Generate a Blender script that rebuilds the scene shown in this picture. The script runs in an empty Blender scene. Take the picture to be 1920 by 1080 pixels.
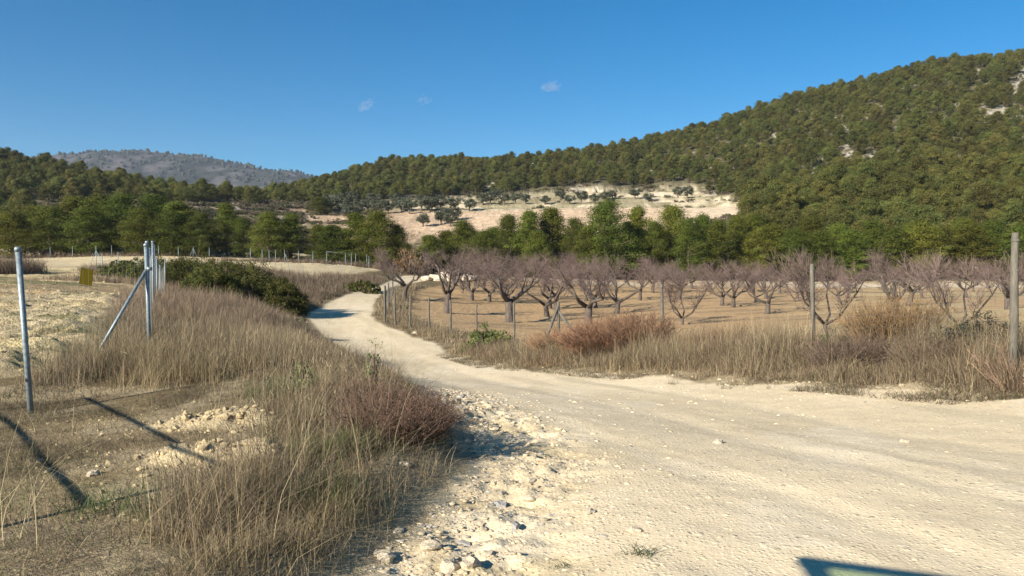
import bpy, math, random
import numpy as np
from mathutils import Vector, Matrix

# ------------------------------------------------------------------ camera, sky, sun, exposure
SC = bpy.context.scene
COL = SC.collection
F = 1493.0
CAMZ = 1.6
cam = bpy.data.cameras.new('camera')
cam.lens = 28.0; cam.sensor_width = 36.0
cam.clip_start = 0.05; cam.clip_end = 20000
camo = bpy.data.objects.new('camera', cam); COL.objects.link(camo)
camo.location = (0, 0, CAMZ)
camo.rotation_euler = (math.radians(90 - 1.535), 0, 0)
SC.camera = camo

SUN_EL = math.radians(25)
SUN_AZ = (-0.7071, -0.7071)                      # horizontal direction towards the sun
w = bpy.data.worlds.new('World'); SC.world = w; w.use_nodes = True
wn = w.node_tree.nodes; wl = w.node_tree.links
bg = wn['Background']
sky = wn.new('ShaderNodeTexSky'); sky.sky_type = 'NISHITA'; sky.sun_disc = False
sky.sun_elevation = SUN_EL
sky.sun_rotation = math.atan2(SUN_AZ[0], SUN_AZ[1])
sky.altitude = 900; sky.air_density = 1.0; sky.dust_density = 0.0; sky.ozone_density = 4.5
hs = wn.new('ShaderNodeHueSaturation'); hs.inputs['Saturation'].default_value = 1.36; hs.inputs['Hue'].default_value = .494
wl.new(sky.outputs[0], hs.inputs['Color']); wl.new(hs.outputs[0], bg.inputs['Color'])
bg.inputs['Strength'].default_value = 0.058

sl = bpy.data.lights.new('sun', 'SUN'); sl.energy = 4.9; sl.angle = math.radians(0.53)
sl.color = (1.0, 0.915, 0.79)
so = bpy.data.objects.new('sun', sl); COL.objects.link(so)
ce, se = math.cos(SUN_EL), math.sin(SUN_EL)
so.rotation_euler = Vector((-SUN_AZ[0]*ce, -SUN_AZ[1]*ce, -se)).to_track_quat('-Z', 'Y').to_euler()
so.location = (-30, -40, 40)

SC.view_settings.view_transform = 'Standard'; SC.view_settings.look = 'None'
SC.view_settings.gamma = 1.0
SC.view_settings.exposure = 1.08
SC.render.engine = 'CYCLES'
SC.cycles.max_bounces = 6; SC.cycles.diffuse_bounces = 3; SC.cycles.transparent_max_bounces = 8
SC.cycles.volume_bounces = 0

rng = np.random.default_rng(7)
R = random.Random(11)

# ------------------------------------------------------------------ helpers
def tag(o, label=None, cat=None, group=None, kind=None):
    if label: o['label'] = label
    if cat: o['category'] = cat
    if group: o['group'] = group
    if kind: o['kind'] = kind
    return o

class MB:
    """collects shapes of ONE part and links them as one mesh"""
    def __init__(s): s.v = []; s.f = []; s.c = []; s.m = []; s.n = 0
    def add(s, v, faces, col=None, mat=0):
        v = np.asarray(v, np.float64).reshape(-1, 3)
        s.v.append(v)
        for f in (faces if isinstance(faces, list) else [faces]):
            f = np.asarray(f, np.int64); s.f.append(f + s.n); s.m.append(np.full(len(f), mat))
        if col is None: col = (1, 1, 1)
        col = np.asarray(col, np.float64)
        if col.ndim == 1: col = np.repeat(col[None, :], len(v), 0)
        s.c.append(col); s.n += len(v)
    def mesh(s, name, mats, smooth=False):
        me = bpy.data.meshes.new(name)
        v = np.concatenate(s.v); c = np.concatenate(s.c)
        me.vertices.add(len(v)); me.vertices.foreach_set('co', v.astype(np.float32).ravel())
        loops = np.concatenate([f.ravel() for f in s.f]).astype(np.int32)
        sizes = np.concatenate([np.full(len(f), f.shape[1]) for f in s.f]).astype(np.int32)
        starts = np.concatenate([[0], np.cumsum(sizes)[:-1]]).astype(np.int32)
        me.loops.add(len(loops)); me.loops.foreach_set('vertex_index', loops)
        me.polygons.add(len(sizes)); me.polygons.foreach_set('loop_start', starts)
        try: me.polygons.foreach_set('loop_total', sizes)
        except Exception: pass
        for m in (mats if isinstance(mats, (list, tuple)) else [mats]): me.materials.append(m)
        me.polygons.foreach_set('material_index', np.concatenate(s.m).astype(np.int32))
        me.polygons.foreach_set('use_smooth', np.full(len(sizes), smooth, dtype=bool))
        a = me.color_attributes.new('Col', 'FLOAT_COLOR', 'POINT')
        a.data.foreach_set('color', np.concatenate([c, np.ones((len(c), 1))], 1).astype(np.float32).ravel())
        me.update(calc_edges=True); me.validate()
        return me
    def build(s, name, mats, parent=None, smooth=False, loc=None):
        o = bpy.data.objects.new(name, s.mesh(name, mats, smooth)); COL.objects.link(o)
        if parent: o.parent = parent
        if loc is not None: o.location = loc
        return o

def empty(name, loc=(0, 0, 0), rz=0):
    o = bpy.data.objects.new(name, None); COL.objects.link(o)
    o.location = loc; o.rotation_euler = (0, 0, rz); o.empty_display_size = .2
    return o
def link_mesh(name, me, parent=None, loc=(0, 0, 0), rz=0, s=(1, 1, 1)):
    o = bpy.data.objects.new(name, me); COL.objects.link(o)
    o.location = loc; o.rotation_euler = (0, 0, rz); o.scale = s
    if parent: o.parent = parent
    return o

def tube(path, radii, n=6, cap=True):
    p = np.asarray(path, float); k = len(p)
    r = np.broadcast_to(np.asarray(radii, float), (k,))
    t = np.gradient(p, axis=0); t /= np.linalg.norm(t, axis=1)[:, None] + 1e-9
    ref = np.array([0, 0, 1.0]) if abs(t[0][2]) < .9 else np.array([1.0, 0, 0])
    a = np.cross(t, ref); a /= np.linalg.norm(a, axis=1)[:, None] + 1e-9
    b = np.cross(t, a)
    th = np.arange(n)*2*math.pi/n
    v = p[:, None, :] + r[:, None, None]*(np.cos(th)[None, :, None]*a[:, None, :] + np.sin(th)[None, :, None]*b[:, None, :])
    i = np.arange(k-1)[:, None]*n; j = np.arange(n)[None, :]; jn = (j+1) % n
    f = np.stack([i+j, i+jn, i+n+jn, i+n+j], -1).reshape(-1, 4)
    fs = [f]
    if cap: fs += [np.arange(n)[None, ::-1], (np.arange(n)+(k-1)*n)[None, :]]
    return v.reshape(-1, 3), fs
def sticks(p0, p1, r):
    """many straight thin three-sided rods at once: p0,p1 (N,3), r (N,) or scalar"""
    p0 = np.asarray(p0, float); p1 = np.asarray(p1, float); N = len(p0)
    r = np.broadcast_to(np.asarray(r, float), (N,))
    d = p1-p0; d = d/(np.linalg.norm(d, axis=1)[:, None]+1e-9)
    ref = np.where(np.abs(d[:, 2:3]) < .9, np.array([[0, 0, 1.0]]), np.array([[1.0, 0, 0]]))
    a = np.cross(d, ref); a /= np.linalg.norm(a, axis=1)[:, None]+1e-9
    b = np.cross(d, a)
    vs = []
    for q, k in ((p0, 1.0), (p1, .6)):
        for t in (0, 2.094, 4.189):
            vs.append(q + (r*k)[:, None]*(math.cos(t)*a+math.sin(t)*b))
    v = np.stack(vs, 1).reshape(-1, 3)
    base = np.arange(N)[:, None]*6
    f = np.concatenate([base+np.array([[j, (j+1) % 3, 3+(j+1) % 3, 3+j]]) for j in range(3)])
    return v, f
def box(x0, x1, y0, y1, z0, z1):
    v = [(x0,y0,z0),(x1,y0,z0),(x1,y1,z0),(x0,y1,z0),(x0,y0,z1),(x1,y0,z1),(x1,y1,z1),(x0,y1,z1)]
    f = np.array([(0,3,2,1),(4,5,6,7),(0,1,5,4),(1,2,6,5),(2,3,7,6),(3,0,4,7)])
    return np.array(v, float), f
def smooth(a, b, x):
    t = np.clip((np.asarray(x, float)-a)/(b-a), 0, 1); return t*t*(3-2*t)

# ------------------------------------------------------------------ value noise
_T = np.random.default_rng(3).random((256, 256))
def vn(x, y):
    xi = np.floor(x).astype(np.int64); yi = np.floor(y).astype(np.int64)
    fx = x-xi; fy = y-yi; fx = fx*fx*(3-2*fx); fy = fy*fy*(3-2*fy)
    g = lambda i, j: _T[i & 255, j & 255]
    return ((g(xi, yi)*(1-fx)+g(xi+1, yi)*fx)*(1-fy)+(g(xi, yi+1)*(1-fx)+g(xi+1, yi+1)*fx)*fy)
def fbm(x, y, o=4, k=2.03, p=.5):
    s = 0; a = 1; n = 0
    for i in range(o):
        s = s+a*vn(x+17.3*i, y+9.1*i); n += a; a *= p; x = x*k; y = y*k
    return s/n            # 0..1, mean .5

# ------------------------------------------------------------------ terrain from surveyed points
pts = []                   # (column, distance, height)
def Z(px, d, z): pts.append((px, d, z))
def P(px, py, d): pts.append((px, d, CAMZ-(py-500)/F*d))
for px in (-900, -300, 300, 960, 1600, 2300, 2900):
    for d in (2.5, 4.2, 6.0): Z(px, d, 0)
for px in (-900, -400): Z(px, 10, .1); Z(px, 20, .4); Z(px, 60, 1.0); Z(px, 150, 5.6); Z(px, 230, 22); Z(px, 300, 43); Z(px, 600, 30)
Z(0, 7, -.01); Z(57, 9, -.02); Z(0, 13, .15); Z(0, 20, .42); Z(0, 60, .95); Z(0, 100, 2.2); Z(0, 150, 5.0)
Z(280, 13, .2); Z(222, 60, .8); Z(300, 25, .5); Z(300, 45, .25); Z(300, 80, 1.4); Z(330, 110, 3.0); Z(150, 30, .55)
Z(420, 25, .5); Z(500, 22, .05); Z(600, 21, -.85); Z(540, 14, -.05); Z(400, 12, .08)
Z(450, 46, -.2); Z(450, 70, 1.6); Z(560, 85, 1.2); Z(500, 75, .7); Z(640, 95, 1.7); Z(630, 75, .5); Z(380, 60, .6)
ROADL = [(-60, -9), (-6, -3), (0, -1.6), (2, -1.2), (4.15, -.85), (5.2, -.60), (6.3, -.36), (8, -.5), (11, -1.2), (18, -2.9), (30, -6.4), (41, -9.9), (46, -11.9), (49, -12.5), (57, -13), (68, -12.75), (75, -12.3), (95, -13.0), (104, -6)]
ROADR = [(-60, 200), (8.0, 200), (8.2, 30), (8.9, 14), (9.5, 8.0), (10.0, 6.1), (11.5, 5.1), (13.2, 4.1), (16.5, 3.0), (20, 1.1), (22, -.15), (27, -1.5), (30, -2.3), (35, -3.4), (41, -5.6), (45, -7.5), (49, -8.6), (57, -9.9), (66, -10.8), (73, -11.2), (90, -9.0), (104, 2)]
ROADZ = [(8, 0), (10.5, -.13), (14, -.46), (18, -.85), (22, -1.2), (28, -1.6), (35, -1.8), (42, -1.77), (49, -1.35), (58, -.92), (68, -.45), (75, -.2), (95, .35)]
rl = np.array(ROADL, float); rr = np.array(ROADR, float)
xl = lambda y: np.interp(y, rl[:, 0], rl[:, 1])
xr = lambda y: np.interp(y, rr[:, 0], rr[:, 1])
for d, z in ROADZ:
    for x in (xl(d), min(xr(d), 9)): Z(960+F*x/d, d, z)
Z(960+F*8/10.5, 10.5, .05); Z(1905, 11.2, .2); Z(1525, 15.8, -.15); Z(1246, 21, -.55); Z(1046, 28, -1.3); Z(964, 32, -1.55); Z(1700, 13.5, .05)
Z(846, 39, -1.75); Z(770, 43, -1.6)
Z(840, 54, -1.65); Z(955, 54, -2.1); Z(1105, 50, -2.05); Z(1040, 75, -1.4); Z(820, 75, -.7)
Z(1300, 35, -1.5); Z(1300, 60, -1.7); Z(1500, 24, -.75); Z(1500, 35, -1.1); Z(1500, 60, -1.4); Z(1800, 20, -.1); Z(1800, 35, -.6); Z(1800, 60, -.9)
Z(2300, 12, .3); Z(2300, 20, .3); Z(2300, 35, 0); Z(2300, 60, 0); Z(2900, 30, .5)
for px, z in ((800, .5), (1000, 0), (1300, -.4), (1500, -.5), (1800, -.4), (2300, 1)): Z(px, 110, z)
for px, z in ((800, 1.3), (1200, .8), (1500, .7), (1900, 1.2), (2300, 4)): Z(px, 130, z)
P(100, 476, 125); P(350, 481, 115); P(550, 492, 105); P(700, 498, 105)
P(450, 440, 170); P(450, 388, 230); P(600, 392, 240); P(600, 442, 190); P(700, 422, 210); P(700, 386, 250); P(900, 418, 210)
P(900, 382, 260); P(900, 360, 320); P(1200, 432, 190); P(1200, 386, 240); P(1200, 353, 300); P(1380, 388, 235); P(1330, 352, 300)
P(0, 430, 150); P(0, 374, 230); P(0, 308, 300); P(117, 328, 300); P(200, 376, 230); P(200, 346, 300); P(280, 360, 300); P(350, 378, 240); P(350, 375, 300); P(470, 386, 300); P(0, 330, 420); P(200, 352, 420); P(400, 390, 420); P(200, 430, 160)
P(-400, 262, 310)
for px, py in ((480, 388), (580, 358), (640, 338), (750, 316), (900, 316), (1000, 311), (1100, 297), (1200, 283), (1300, 259), (1400, 229), (1500, 188), (1560, 178), (1640, 168), (1700, 145), (1800, 128), (1920, 114), (2100, 98), (2400, 90)):
    P(px, py, 395); P(px, py+8, 440); P(px, py+90, 640)
P(1450, 445, 150); P(1450, 384, 200); P(1500, 335, 250); P(1500, 262, 320); P(1700, 432, 150); P(1700, 335, 205); P(1700, 242, 280)
P(1900, 432, 150); P(1900, 306, 212); P(1900, 200, 300); P(2300, 410, 150); P(2300, 260, 250); P(2700, 250, 250); P(2700, 150, 420)
A = np.array(pts, float)
U = np.stack([A[:, 0]/520., 2.3*np.log(A[:, 1])], 1)
Q = A[:, 2]*F/A[:, 1]                     # elevation above flat, in rows
def tps(r2): return .5*r2*np.log(r2+1e-9)
n = len(U)
K = tps(((U[:, None]-U[None])**2).sum(-1)) + np.eye(n)*.02
Pm = np.concatenate([np.ones((n, 1)), U], 1)
M = np.block([[K, Pm], [Pm.T, np.zeros((3, 3))]])
sol = np.linalg.solve(M, np.concatenate([Q, np.zeros(3)]))
gu = np.arange(-1200, 3201, 20.); gv = np.arange(math.log(2.5), math.log(950), .03)
GU, GV = np.meshgrid(gu/520., 2.3*gv, indexing='ij')
G = sol[n]+sol[n+1]*GU+sol[n+2]*GV
for i in range(n): G += sol[i]*tps((GU-U[i, 0])**2+(GV-U[i, 1])**2)
def base_h(x, y):
    x = np.asarray(x, float); y = np.asarray(y, float)
    d = np.maximum(y, 2.5)
    a = np.clip((np.clip(960+F*x/d, -1190, 3190)-gu[0])/20., 0, len(gu)-1.001)
    b = np.clip((np.log(d)-gv[0])/.03, 0, len(gv)-1.001)
    i = a.astype(int); j = b.astype(int); fa = a-i; fb = b-j
    q = (G[i, j]*(1-fa)+G[i+1, j]*fa)*(1-fb)+(G[i, j+1]*(1-fa)+G[i+1, j+1]*fa)*fb
    return q*d/F*smooth(2.2, 4.5, y)

LF = np.array([(-10, -4.3), (3, -4.9), (9, -5.4), (13, -5.95), (15, -6.9), (22, -9.9), (30, -13.3), (45, -19.8), (60, -28), (70, -34)], float)   # left fence line
xf = lambda y: np.interp(y, LF[:, 0], LF[:, 1])
RF = np.array([(8, 12.5), (10.7, 6.77), (15.6, 5.9), (21, 4.0), (28, 1.62), (32, .08), (36, -1.6), (39, -3.0), (41, -4.2), (43, -5.5), (46, -6.9), (52, -8.2), (60, -9.0), (75, -10.4), (84, -8)], float)
xg = lambda y: np.interp(y, RF[:, 0], RF[:, 1])

def masks(x, y):
    """soft masks of what covers the ground"""
    x = np.asarray(x, float); y = np.asarray(y, float)
    n1 = fbm(x*.9, y*.9, 4)-.5; n2 = fbm(x*3.1+40, y*3.1, 3)-.5
    wob = n1*1.0+n2*.35
    near = 1/(1+np.maximum(y, 0)/40)
    dl = x-xl(y)+wob*.55*near; dr = xr(y)-x+wob*.9*near
    road = smooth(-.12, .16, dl)*smooth(-.15, .25, dr)*(y < 103)
    px = 960+F*x/np.maximum(y, 2.5)
    fld = smooth(0, .9, xf(y)-.9-x+n1*2.2)*(y < 150+20*n1)*smooth(2, 5, y)
    f2 = smooth(0, 2, x+32+.25*(y-72)+n1*5)*smooth(0, 1.5, -16.0-x-.0*y+n1*3)*smooth(72, 75, y+n1*4)*(1-smooth(99, 101, y+n1*4))
    fld = np.maximum(fld, f2)
    orch = smooth(.2, 1.6, x-xg(y)-.6+n1*1.4)*smooth(9, 13, y)*(1-smooth(108, 114, y+n1*8))
    ter = smooth(560, 620, px+n1*80)*(1-smooth(1385, 1400, px+n1*40))*smooth(178, 186, y+n1*14)*(1-smooth(296, 305, y+n1*14+52*smooth(1290, 1385, px+n1*60)+smooth(900, 600, px)*0+(1-smooth(560, 900, px))*50))
    scr = smooth(330, 400, px)*(1-smooth(640, 720, px+n1*60))*smooth(140, 150, y)*(1-smooth(240, 250, y+n1*16))
    return road, fld, orch, ter, scr, n1, n2, px, dl, dr

def rocky(x, y, px):
    up = smooth(1420, 1560, px)*smooth(225, 265, y)
    r = smooth(.525, .58, fbm(x/3.6+5, y/8.+2, 4))*up*smooth(.30, .42, fbm(x/30.+1, y/40.+8, 3))*.9
    return np.maximum(r, smooth(.62, .67, fbm(x/10.+55, y/12.+2, 4))*smooth(160, 220, y)*.9)
_tc = np.array([(-10, 9), (0, 5.4), (4, 3.5), (6, 2.4), (8, 1.55), (11, .75), (15, -.15), (20, -1.6), (30, -4.3), (41, -7.7), (49, -10.5), (60, -11.8), (75, -11.6), (103, -8)], float)
def track(x, y): return x-np.interp(y, _tc[:, 0], _tc[:, 1])
def ell(x, y, cx, cy, rx, ry, a=0):
    c, s = math.cos(a), math.sin(a); u = (x-cx)*c+(y-cy)*s; v = -(x-cx)*s+(y-cy)*c
    return 1-np.clip(np.sqrt((u/rx)**2+(v/ry)**2), 0, 1)

def H(x, y, m=None):
    x = np.asarray(x, float); y = np.asarray(y, float)
    road, fld, orch, ter, scr, n1, n2, px, dl, dr = m if m is not None else masks(x, y)
    z = base_h(x, y)
    near = smooth(60, 12, y) if False else 1-smooth(12, 60, y)
    # left bank: an eroded step up beside the gutter, then rough ground to the fence
    bank = smooth(.02, .5, -dl)*smooth(-.2, 3.6, x-xf(y))
    z = z+bank*near*(.17+.10*n1*(1-(1-smooth(-2.4, -1.6, x))*(1-smooth(9.5, 11, y))))*(1-road)
    grassy = (1-road)*(1-fld)*(1-orch)
    flat_ = 1-.93*(1-smooth(-2.4, -1.6, x))*(1-smooth(9.5, 11, y))
    z = z+grassy*near*(n1*.16+n2*.07)*flat_
    # road: two soft wheel ruts, stony gutter on the left
    g = np.exp(-((dl-.55)/.5)**2)*(1-smooth(9, 15, y))*smooth(1.5, 4, y)
    fine = fbm(x*11, y*11, 3)-.5
    z = z-road*near*g*(.07+.16*n2+.10*fine)
    z = z+road*near*(.035*n1+.022*n2*(1-smooth(3, 14, y)*.5)+.006*fine)
    tk = track(x, y)
    for k in (-.75, .75, 2.5):
        z = z-road*near*.016*np.exp(-((tk-k+.25*n1)/.26)**2)
    # ploughed clods on the left field, soft tilth in the orchard
    cl = np.abs(fbm(x*2.3+.8*y, y*3.3, 4)-.5)*2
    z = z+fld*(1-smooth(20, 110, y)*.6)*(.34*(.38-cl)+.12*n1+.16*n2)
    z = z+orch*(.05*n1+.06*n2)
    # lumps of pale clay by the clearing
    lump = np.maximum(ell(x, y, -2.72, 7.35, .7, .30, -.1), ell(x, y, -2.2, 6.0, .62, .25, .0))
    z = z+np.minimum(lump*2.6, 1)*(.10*(.6+2.0*n2+1.6*fine)+.02)
    # terraces: banks between flat strips
    hh = z/3.2; st = np.floor(hh)+smooth(.55, 1.0, hh-np.floor(hh))
    tm = np.maximum(ter*smooth(232, 242, y), scr)
    z = z*(1-.8*tm)+tm*.8*st*3.2
    hill = smooth(125, 190, y)*(1-ter)*(1-scr)
    z = z+hill*((fbm(x/26., y/26., 4)-.5)*(2.0+5*smooth(600, 1300, px)))+ (1-hill)*smooth(60, 130, y)*n1*.4
    return z
def h1(x, y): return float(H(np.array([x]), np.array([y]))[0])
def at(px, y): return (px-960)/F*y         # the x of something seen in column px standing y metres ahead

def axis(lo, hi, c, s0, k):
    a = [c]
    while a[-1] < hi: a.append(a[-1]+max(s0, k*(a[-1]-c)))
    b = [c]
    while b[-1] > lo: b.append(b[-1]-max(s0, k*(c-b[-1])))
    return np.array(b[:0:-1]+a)
gx = axis(-420, 420, -.5, .045, .0115); gy = axis(-70, 720, 6.0, .045, .0100)
X, Y = np.meshgrid(gx, gy, indexing='ij')
mk = masks(X, Y); Zt = H(X, Y, mk)

# ------------------------------------------------------------------ materials
def new_mat(name, rough=.9, spec=.2):
    m = bpy.data.materials.new(name); m.use_nodes = True
    nt = m.node_tree; b = nt.nodes['Principled BSDF']
    b.inputs['Roughness'].default_value = rough
    b.inputs['Specular IOR Level'].default_value = spec
    return m, nt, b
def N(nt, t, **kw):
    n_ = nt.nodes.new(t)
    for k, v in kw.items():
        if k in n_.inputs: n_.inputs[k].default_value = v
        else: setattr(n_, k, v)
    return n_
def ground_mat(name, scales, contrast, bump, pebble=None):
    m, nt, b = new_mat(name, .95, .1); L = nt.links
    at_ = N(nt, 'ShaderNodeAttribute', attribute_name='Col')
    tc = N(nt, 'ShaderNodeTexCoord')
    cur = at_.outputs['Color']; hsum = None
    for i, (sc, c) in enumerate(zip(scales, contrast)):
        nz = N(nt, 'ShaderNodeTexNoise', Scale=sc, Detail=5.0, Roughness=.62)
        L.new(tc.outputs['Object'], nz.inputs['Vector'])
        mr = N(nt, 'ShaderNodeMapRange'); mr.inputs[1].default_value = .28; mr.inputs[2].default_value = .72
        mr.inputs[3].default_value = 1-c; mr.inputs[4].default_value = 1+c
        L.new(nz.outputs['Fac'], mr.inputs[0])
        mx = N(nt, 'ShaderNodeVectorMath', operation='MULTIPLY')
        L.new(cur, mx.inputs[0]); L.new(mr.outputs[0], mx.inputs[1]); cur = mx.outputs[0]
        if hsum is None: hsum = nz.outputs['Fac']
        else:
            ad = N(nt, 'ShaderNodeMath', operation='ADD'); L.new(hsum, ad.inputs[0]); L.new(nz.outputs['Fac'], ad.inputs[1]); hsum = ad.outputs[0]
    if pebble:
        for sc, thr in pebble:
            vo = N(nt, 'ShaderNodeTexVoronoi', Scale=sc); L.new(tc.outputs['Object'], vo.inputs['Vector'])
            gate = N(nt, 'ShaderNodeSeparateColor'); L.new(vo.outputs['Color'], gate.inputs[0])
            on = N(nt, 'ShaderNodeMath', operation='GREATER_THAN'); on.inputs[1].default_value = thr; L.new(gate.outputs[0], on.inputs[0])
            mr = N(nt, 'ShaderNodeMapRange'); mr.inputs[1].default_value = .25; mr.inputs[2].default_value = .42; mr.inputs[3].default_value = 1; mr.inputs[4].default_value = 0
            L.new(vo.outputs['Distance'], mr.inputs[0])
            mu = N(nt, 'ShaderNodeMath', operation='MULTIPLY'); L.new(mr.outputs[0], mu.inputs[0]); L.new(on.outputs[0], mu.inputs[1])
            tint = N(nt, 'ShaderNodeMapRange'); tint.inputs[3].default_value = .72; tint.inputs[4].default_value = 1.28; L.new(gate.outputs[1], tint.inputs[0])
            sp = N(nt, 'ShaderNodeVectorMath', operation='SCALE'); L.new(cur, sp.inputs[0]); L.new(tint.outputs[0], sp.inputs['Scale'])
            mx = N(nt, 'ShaderNodeMix', data_type='RGBA'); L.new(mu.outputs[0], mx.inputs[0]); L.new(cur, mx.inputs[6]); L.new(sp.outputs[0], mx.inputs[7])
            cur = mx.outputs[2]
            ad = N(nt, 'ShaderNodeMath', operation='MULTIPLY_ADD'); ad.inputs[1].default_value = .55; L.new(mu.outputs[0], ad.inputs[0]); L.new(hsum, ad.inputs[2]); hsum = ad.outputs[0]
    L.new(cur, b.inputs['Base Color'])
    bp = N(nt, 'ShaderNodeBump', Strength=bump[0], Distance=bump[1]); L.new(hsum, bp.inputs['Height']); L.new(bp.outputs[0], b.inputs['Normal'])
    return m
M_ground = ground_mat('earth_and_litter', (1.3, 7, 42), (.18, .25, .3), (.9, .05))
M_road = ground_mat('pale_gravel', (.55, 3.5, 38), (.06, .07, .12), (.5, .016), pebble=((16, .74), (34, .55)))
M_field = ground_mat('ploughed_clods', (.8, 5, 19), (.12, .16, .2), (1.0, .07), pebble=None)
M_orch = ground_mat('tilled_soil', (.5, 3, 15), (.1, .12, .2), (.8, .06))
M_hill = ground_mat('hill_soil', (.08, .5, 2.5), (.15, .3, .35), (.8, .3))

def leaf_mat(name, hue=.02, val=.25, trans=.35, rough=.75):
    m, nt, b = new_mat(name, rough, .15); L = nt.links
    at_ = N(nt, 'ShaderNodeAttribute', attribute_name='Col')
    oi = N(nt, 'ShaderNodeObjectInfo')
    h = N(nt, 'ShaderNodeHueSaturation')
    for out, k, lo, hi in (('Random', 'Value', 1-val, 1+val), ('Random', 'Hue', .5-hue, .5+hue)):
        mr = N(nt, 'ShaderNodeMapRange'); mr.inputs[3].default_value = lo; mr.inputs[4].default_value = hi
        if k == 'Hue':
            ml = N(nt, 'ShaderNodeMath', operation='MULTIPLY'); ml.inputs[1].default_value = 7.31; L.new(oi.outputs[out], ml.inputs[0])
            fr = N(nt, 'ShaderNodeMath', operation='FRACT'); L.new(ml.outputs[0], fr.inputs[0]); L.new(fr.outputs[0], mr.inputs[0])
        else: L.new(oi.outputs[out], mr.inputs[0])
        L.new(mr.outputs[0], h.inputs[k])
    L.new(at_.outputs['Color'], h.inputs['Color'])
    L.new(h.outputs[0], b.inputs['Base Color'])
    tr = N(nt, 'ShaderNodeBsdfTranslucent'); L.new(h.outputs[0], tr.inputs['Color'])
    ms = N(nt, 'ShaderNodeMixShader'); ms.inputs[0].default_value = trans
    L.new(b.outputs[0], ms.inputs[1]); L.new(tr.outputs[0], ms.inputs[2])
    L.new(ms.outputs[0], nt.nodes['Material Output'].inputs['Surface'])
    return m
M_pine = leaf_mat('pine_needles', .026, .30, .24)
M_leaf = leaf_mat('shrub_leaves', .012, .15, .25)
M_olive = leaf_mat('olive_leaves', .012, .18, .2)
M_grass = leaf_mat('dry_stalks', .0, .0, .22, .8)
M_twig = leaf_mat('twigs', .008, .12, .0, .85)

def bark_mat(name, c0, c1, scale=6.):
    m, nt, b = new_mat(name, .92, .1); L = nt.links
    tc = N(nt, 'ShaderNodeTexCoord'); mp = N(nt, 'ShaderNodeMapping'); mp.inputs['Scale'].default_value = (1, 1, .25)
    L.new(tc.outputs['Object'], mp.inputs[0])
    nz = N(nt, 'ShaderNodeTexNoise', Scale=scale, Detail=6.0, Roughness=.65); L.new(mp.outputs[0], nz.inputs['Vector'])
    cr = N(nt, 'ShaderNodeValToRGB'); cr.color_ramp.elements[0].position = .32; cr.color_ramp.elements[1].position = .68
    cr.color_ramp.elements[0].color = (*c0, 1); cr.color_ramp.elements[1].color = (*c1, 1)
    L.new(nz.outputs['Fac'], cr.inputs[0]); L.new(cr.outputs[0], b.inputs['Base Color'])
    bp = N(nt, 'ShaderNodeBump', Strength=.7, Distance=.03); L.new(nz.outputs['Fac'], bp.inputs['Height']); L.new(bp.outputs[0], b.inputs['Normal'])
    return m
M_bark = bark_mat('pine_bark', (.10, .07, .05), (.22, .16, .12))
M_abark = bark_mat('almond_bark', (.05, .041, .034), (.145, .118, .098), 9.)
M_wood = bark_mat('weathered_wood', (.075, .068, .055), (.175, .16, .13), 14.)
M_stone = bark_mat('limestone', (.48, .40, .28), (.64, .56, .42), 7.)
M_gstone = bark_mat('grey_limestone', (.27, .26, .25), (.42, .40, .37), 7.)
m_, nt_, b_ = new_mat('galvanised_steel', .5, .4); M_steel = m_
b_.inputs['Metallic'].default_value = .35
nz_ = N(nt_, 'ShaderNodeTexNoise', Scale=28.0, Detail=4.0); cr_ = N(nt_, 'ShaderNodeValToRGB')
cr_.color_ramp.elements[0].color = (.14, .18, .195, 1); cr_.color_ramp.elements[1].color = (.28, .33, .345, 1)
cr_.color_ramp.elements[0].position = .3; cr_.color_ramp.elements[1].position = .7
tc_ = N(nt_, 'ShaderNodeTexCoord'); nt_.links.new(tc_.outputs['Object'], nz_.inputs['Vector'])
nt_.links.new(nz_.outputs['Fac'], cr_.inputs[0]); nt_.links.new(cr_.outputs[0], b_.inputs['Base Color'])
def flat_mat(name, c, rough=.6, metal=0., spec=.3, noise=.12):
    m, nt, b = new_mat(name, rough, spec); b.inputs['Metallic'].default_value = metal
    tc = N(nt, 'ShaderNodeTexCoord'); nz = N(nt, 'ShaderNodeTexNoise', Scale=9.0, Detail=5.0); nt.links.new(tc.outputs['Object'], nz.inputs['Vector'])
    cr = N(nt, 'ShaderNodeValToRGB')
    cr.color_ramp.elements[0].color = (*[k*(1-noise) for k in c], 1); cr.color_ramp.elements[1].color = (*[min(1, k*(1+noise)) for k in c], 1)
    nt.links.new(nz.outputs['Fac'], cr.inputs[0]); nt.links.new(cr.outputs[0], b.inputs['Base Color'])
    return m
M_wire = flat_mat('fence_wire', (.20, .20, .19), .5, .5)
M_sign = flat_mat('olive_yellow_plate', (.052, .040, .001), .8, 0, .05)

# ------------------------------------------------------------------ ground sheets
road, fld, orch, ter, scr, n1, n2, pxg, dl, dr = mk
C = np.zeros(X.shape+(3,))
def mixc(c, m): 
    global C
    C = C*(1-m[..., None])+np.asarray(c)*m[..., None]
one = np.ones_like(X)
mixc((.165, .125, .068), one)                                   # earth under the dry grass
patch = smooth(.46, .62, fbm(X*.55+3, Y*.55, 4)); mixc((.36, .28, .16), patch*.7*(Y < 60))
mixc((.115, .11, .055), smooth(.52, .68, fbm(X*.8+30, Y*.8+7, 4))*.7)   # thin green moss and litter
h2 = smooth(112, 130, Y); mixc((.12, .105, .06), h2)            # forest floor
rock = rocky(X, Y, pxg)
mixc((.37, .335, .265), rock)
mixc((.23, .165, .115), scr*smooth(.35, .6, fbm(X/5., Y/5., 4)*1.0+0*X)*.9)
fnoise = fbm(X*.33, Y*.5, 4)
fc = np.where((fnoise > .0)[..., None], np.array([.60, .485, .265]), 0)
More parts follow.
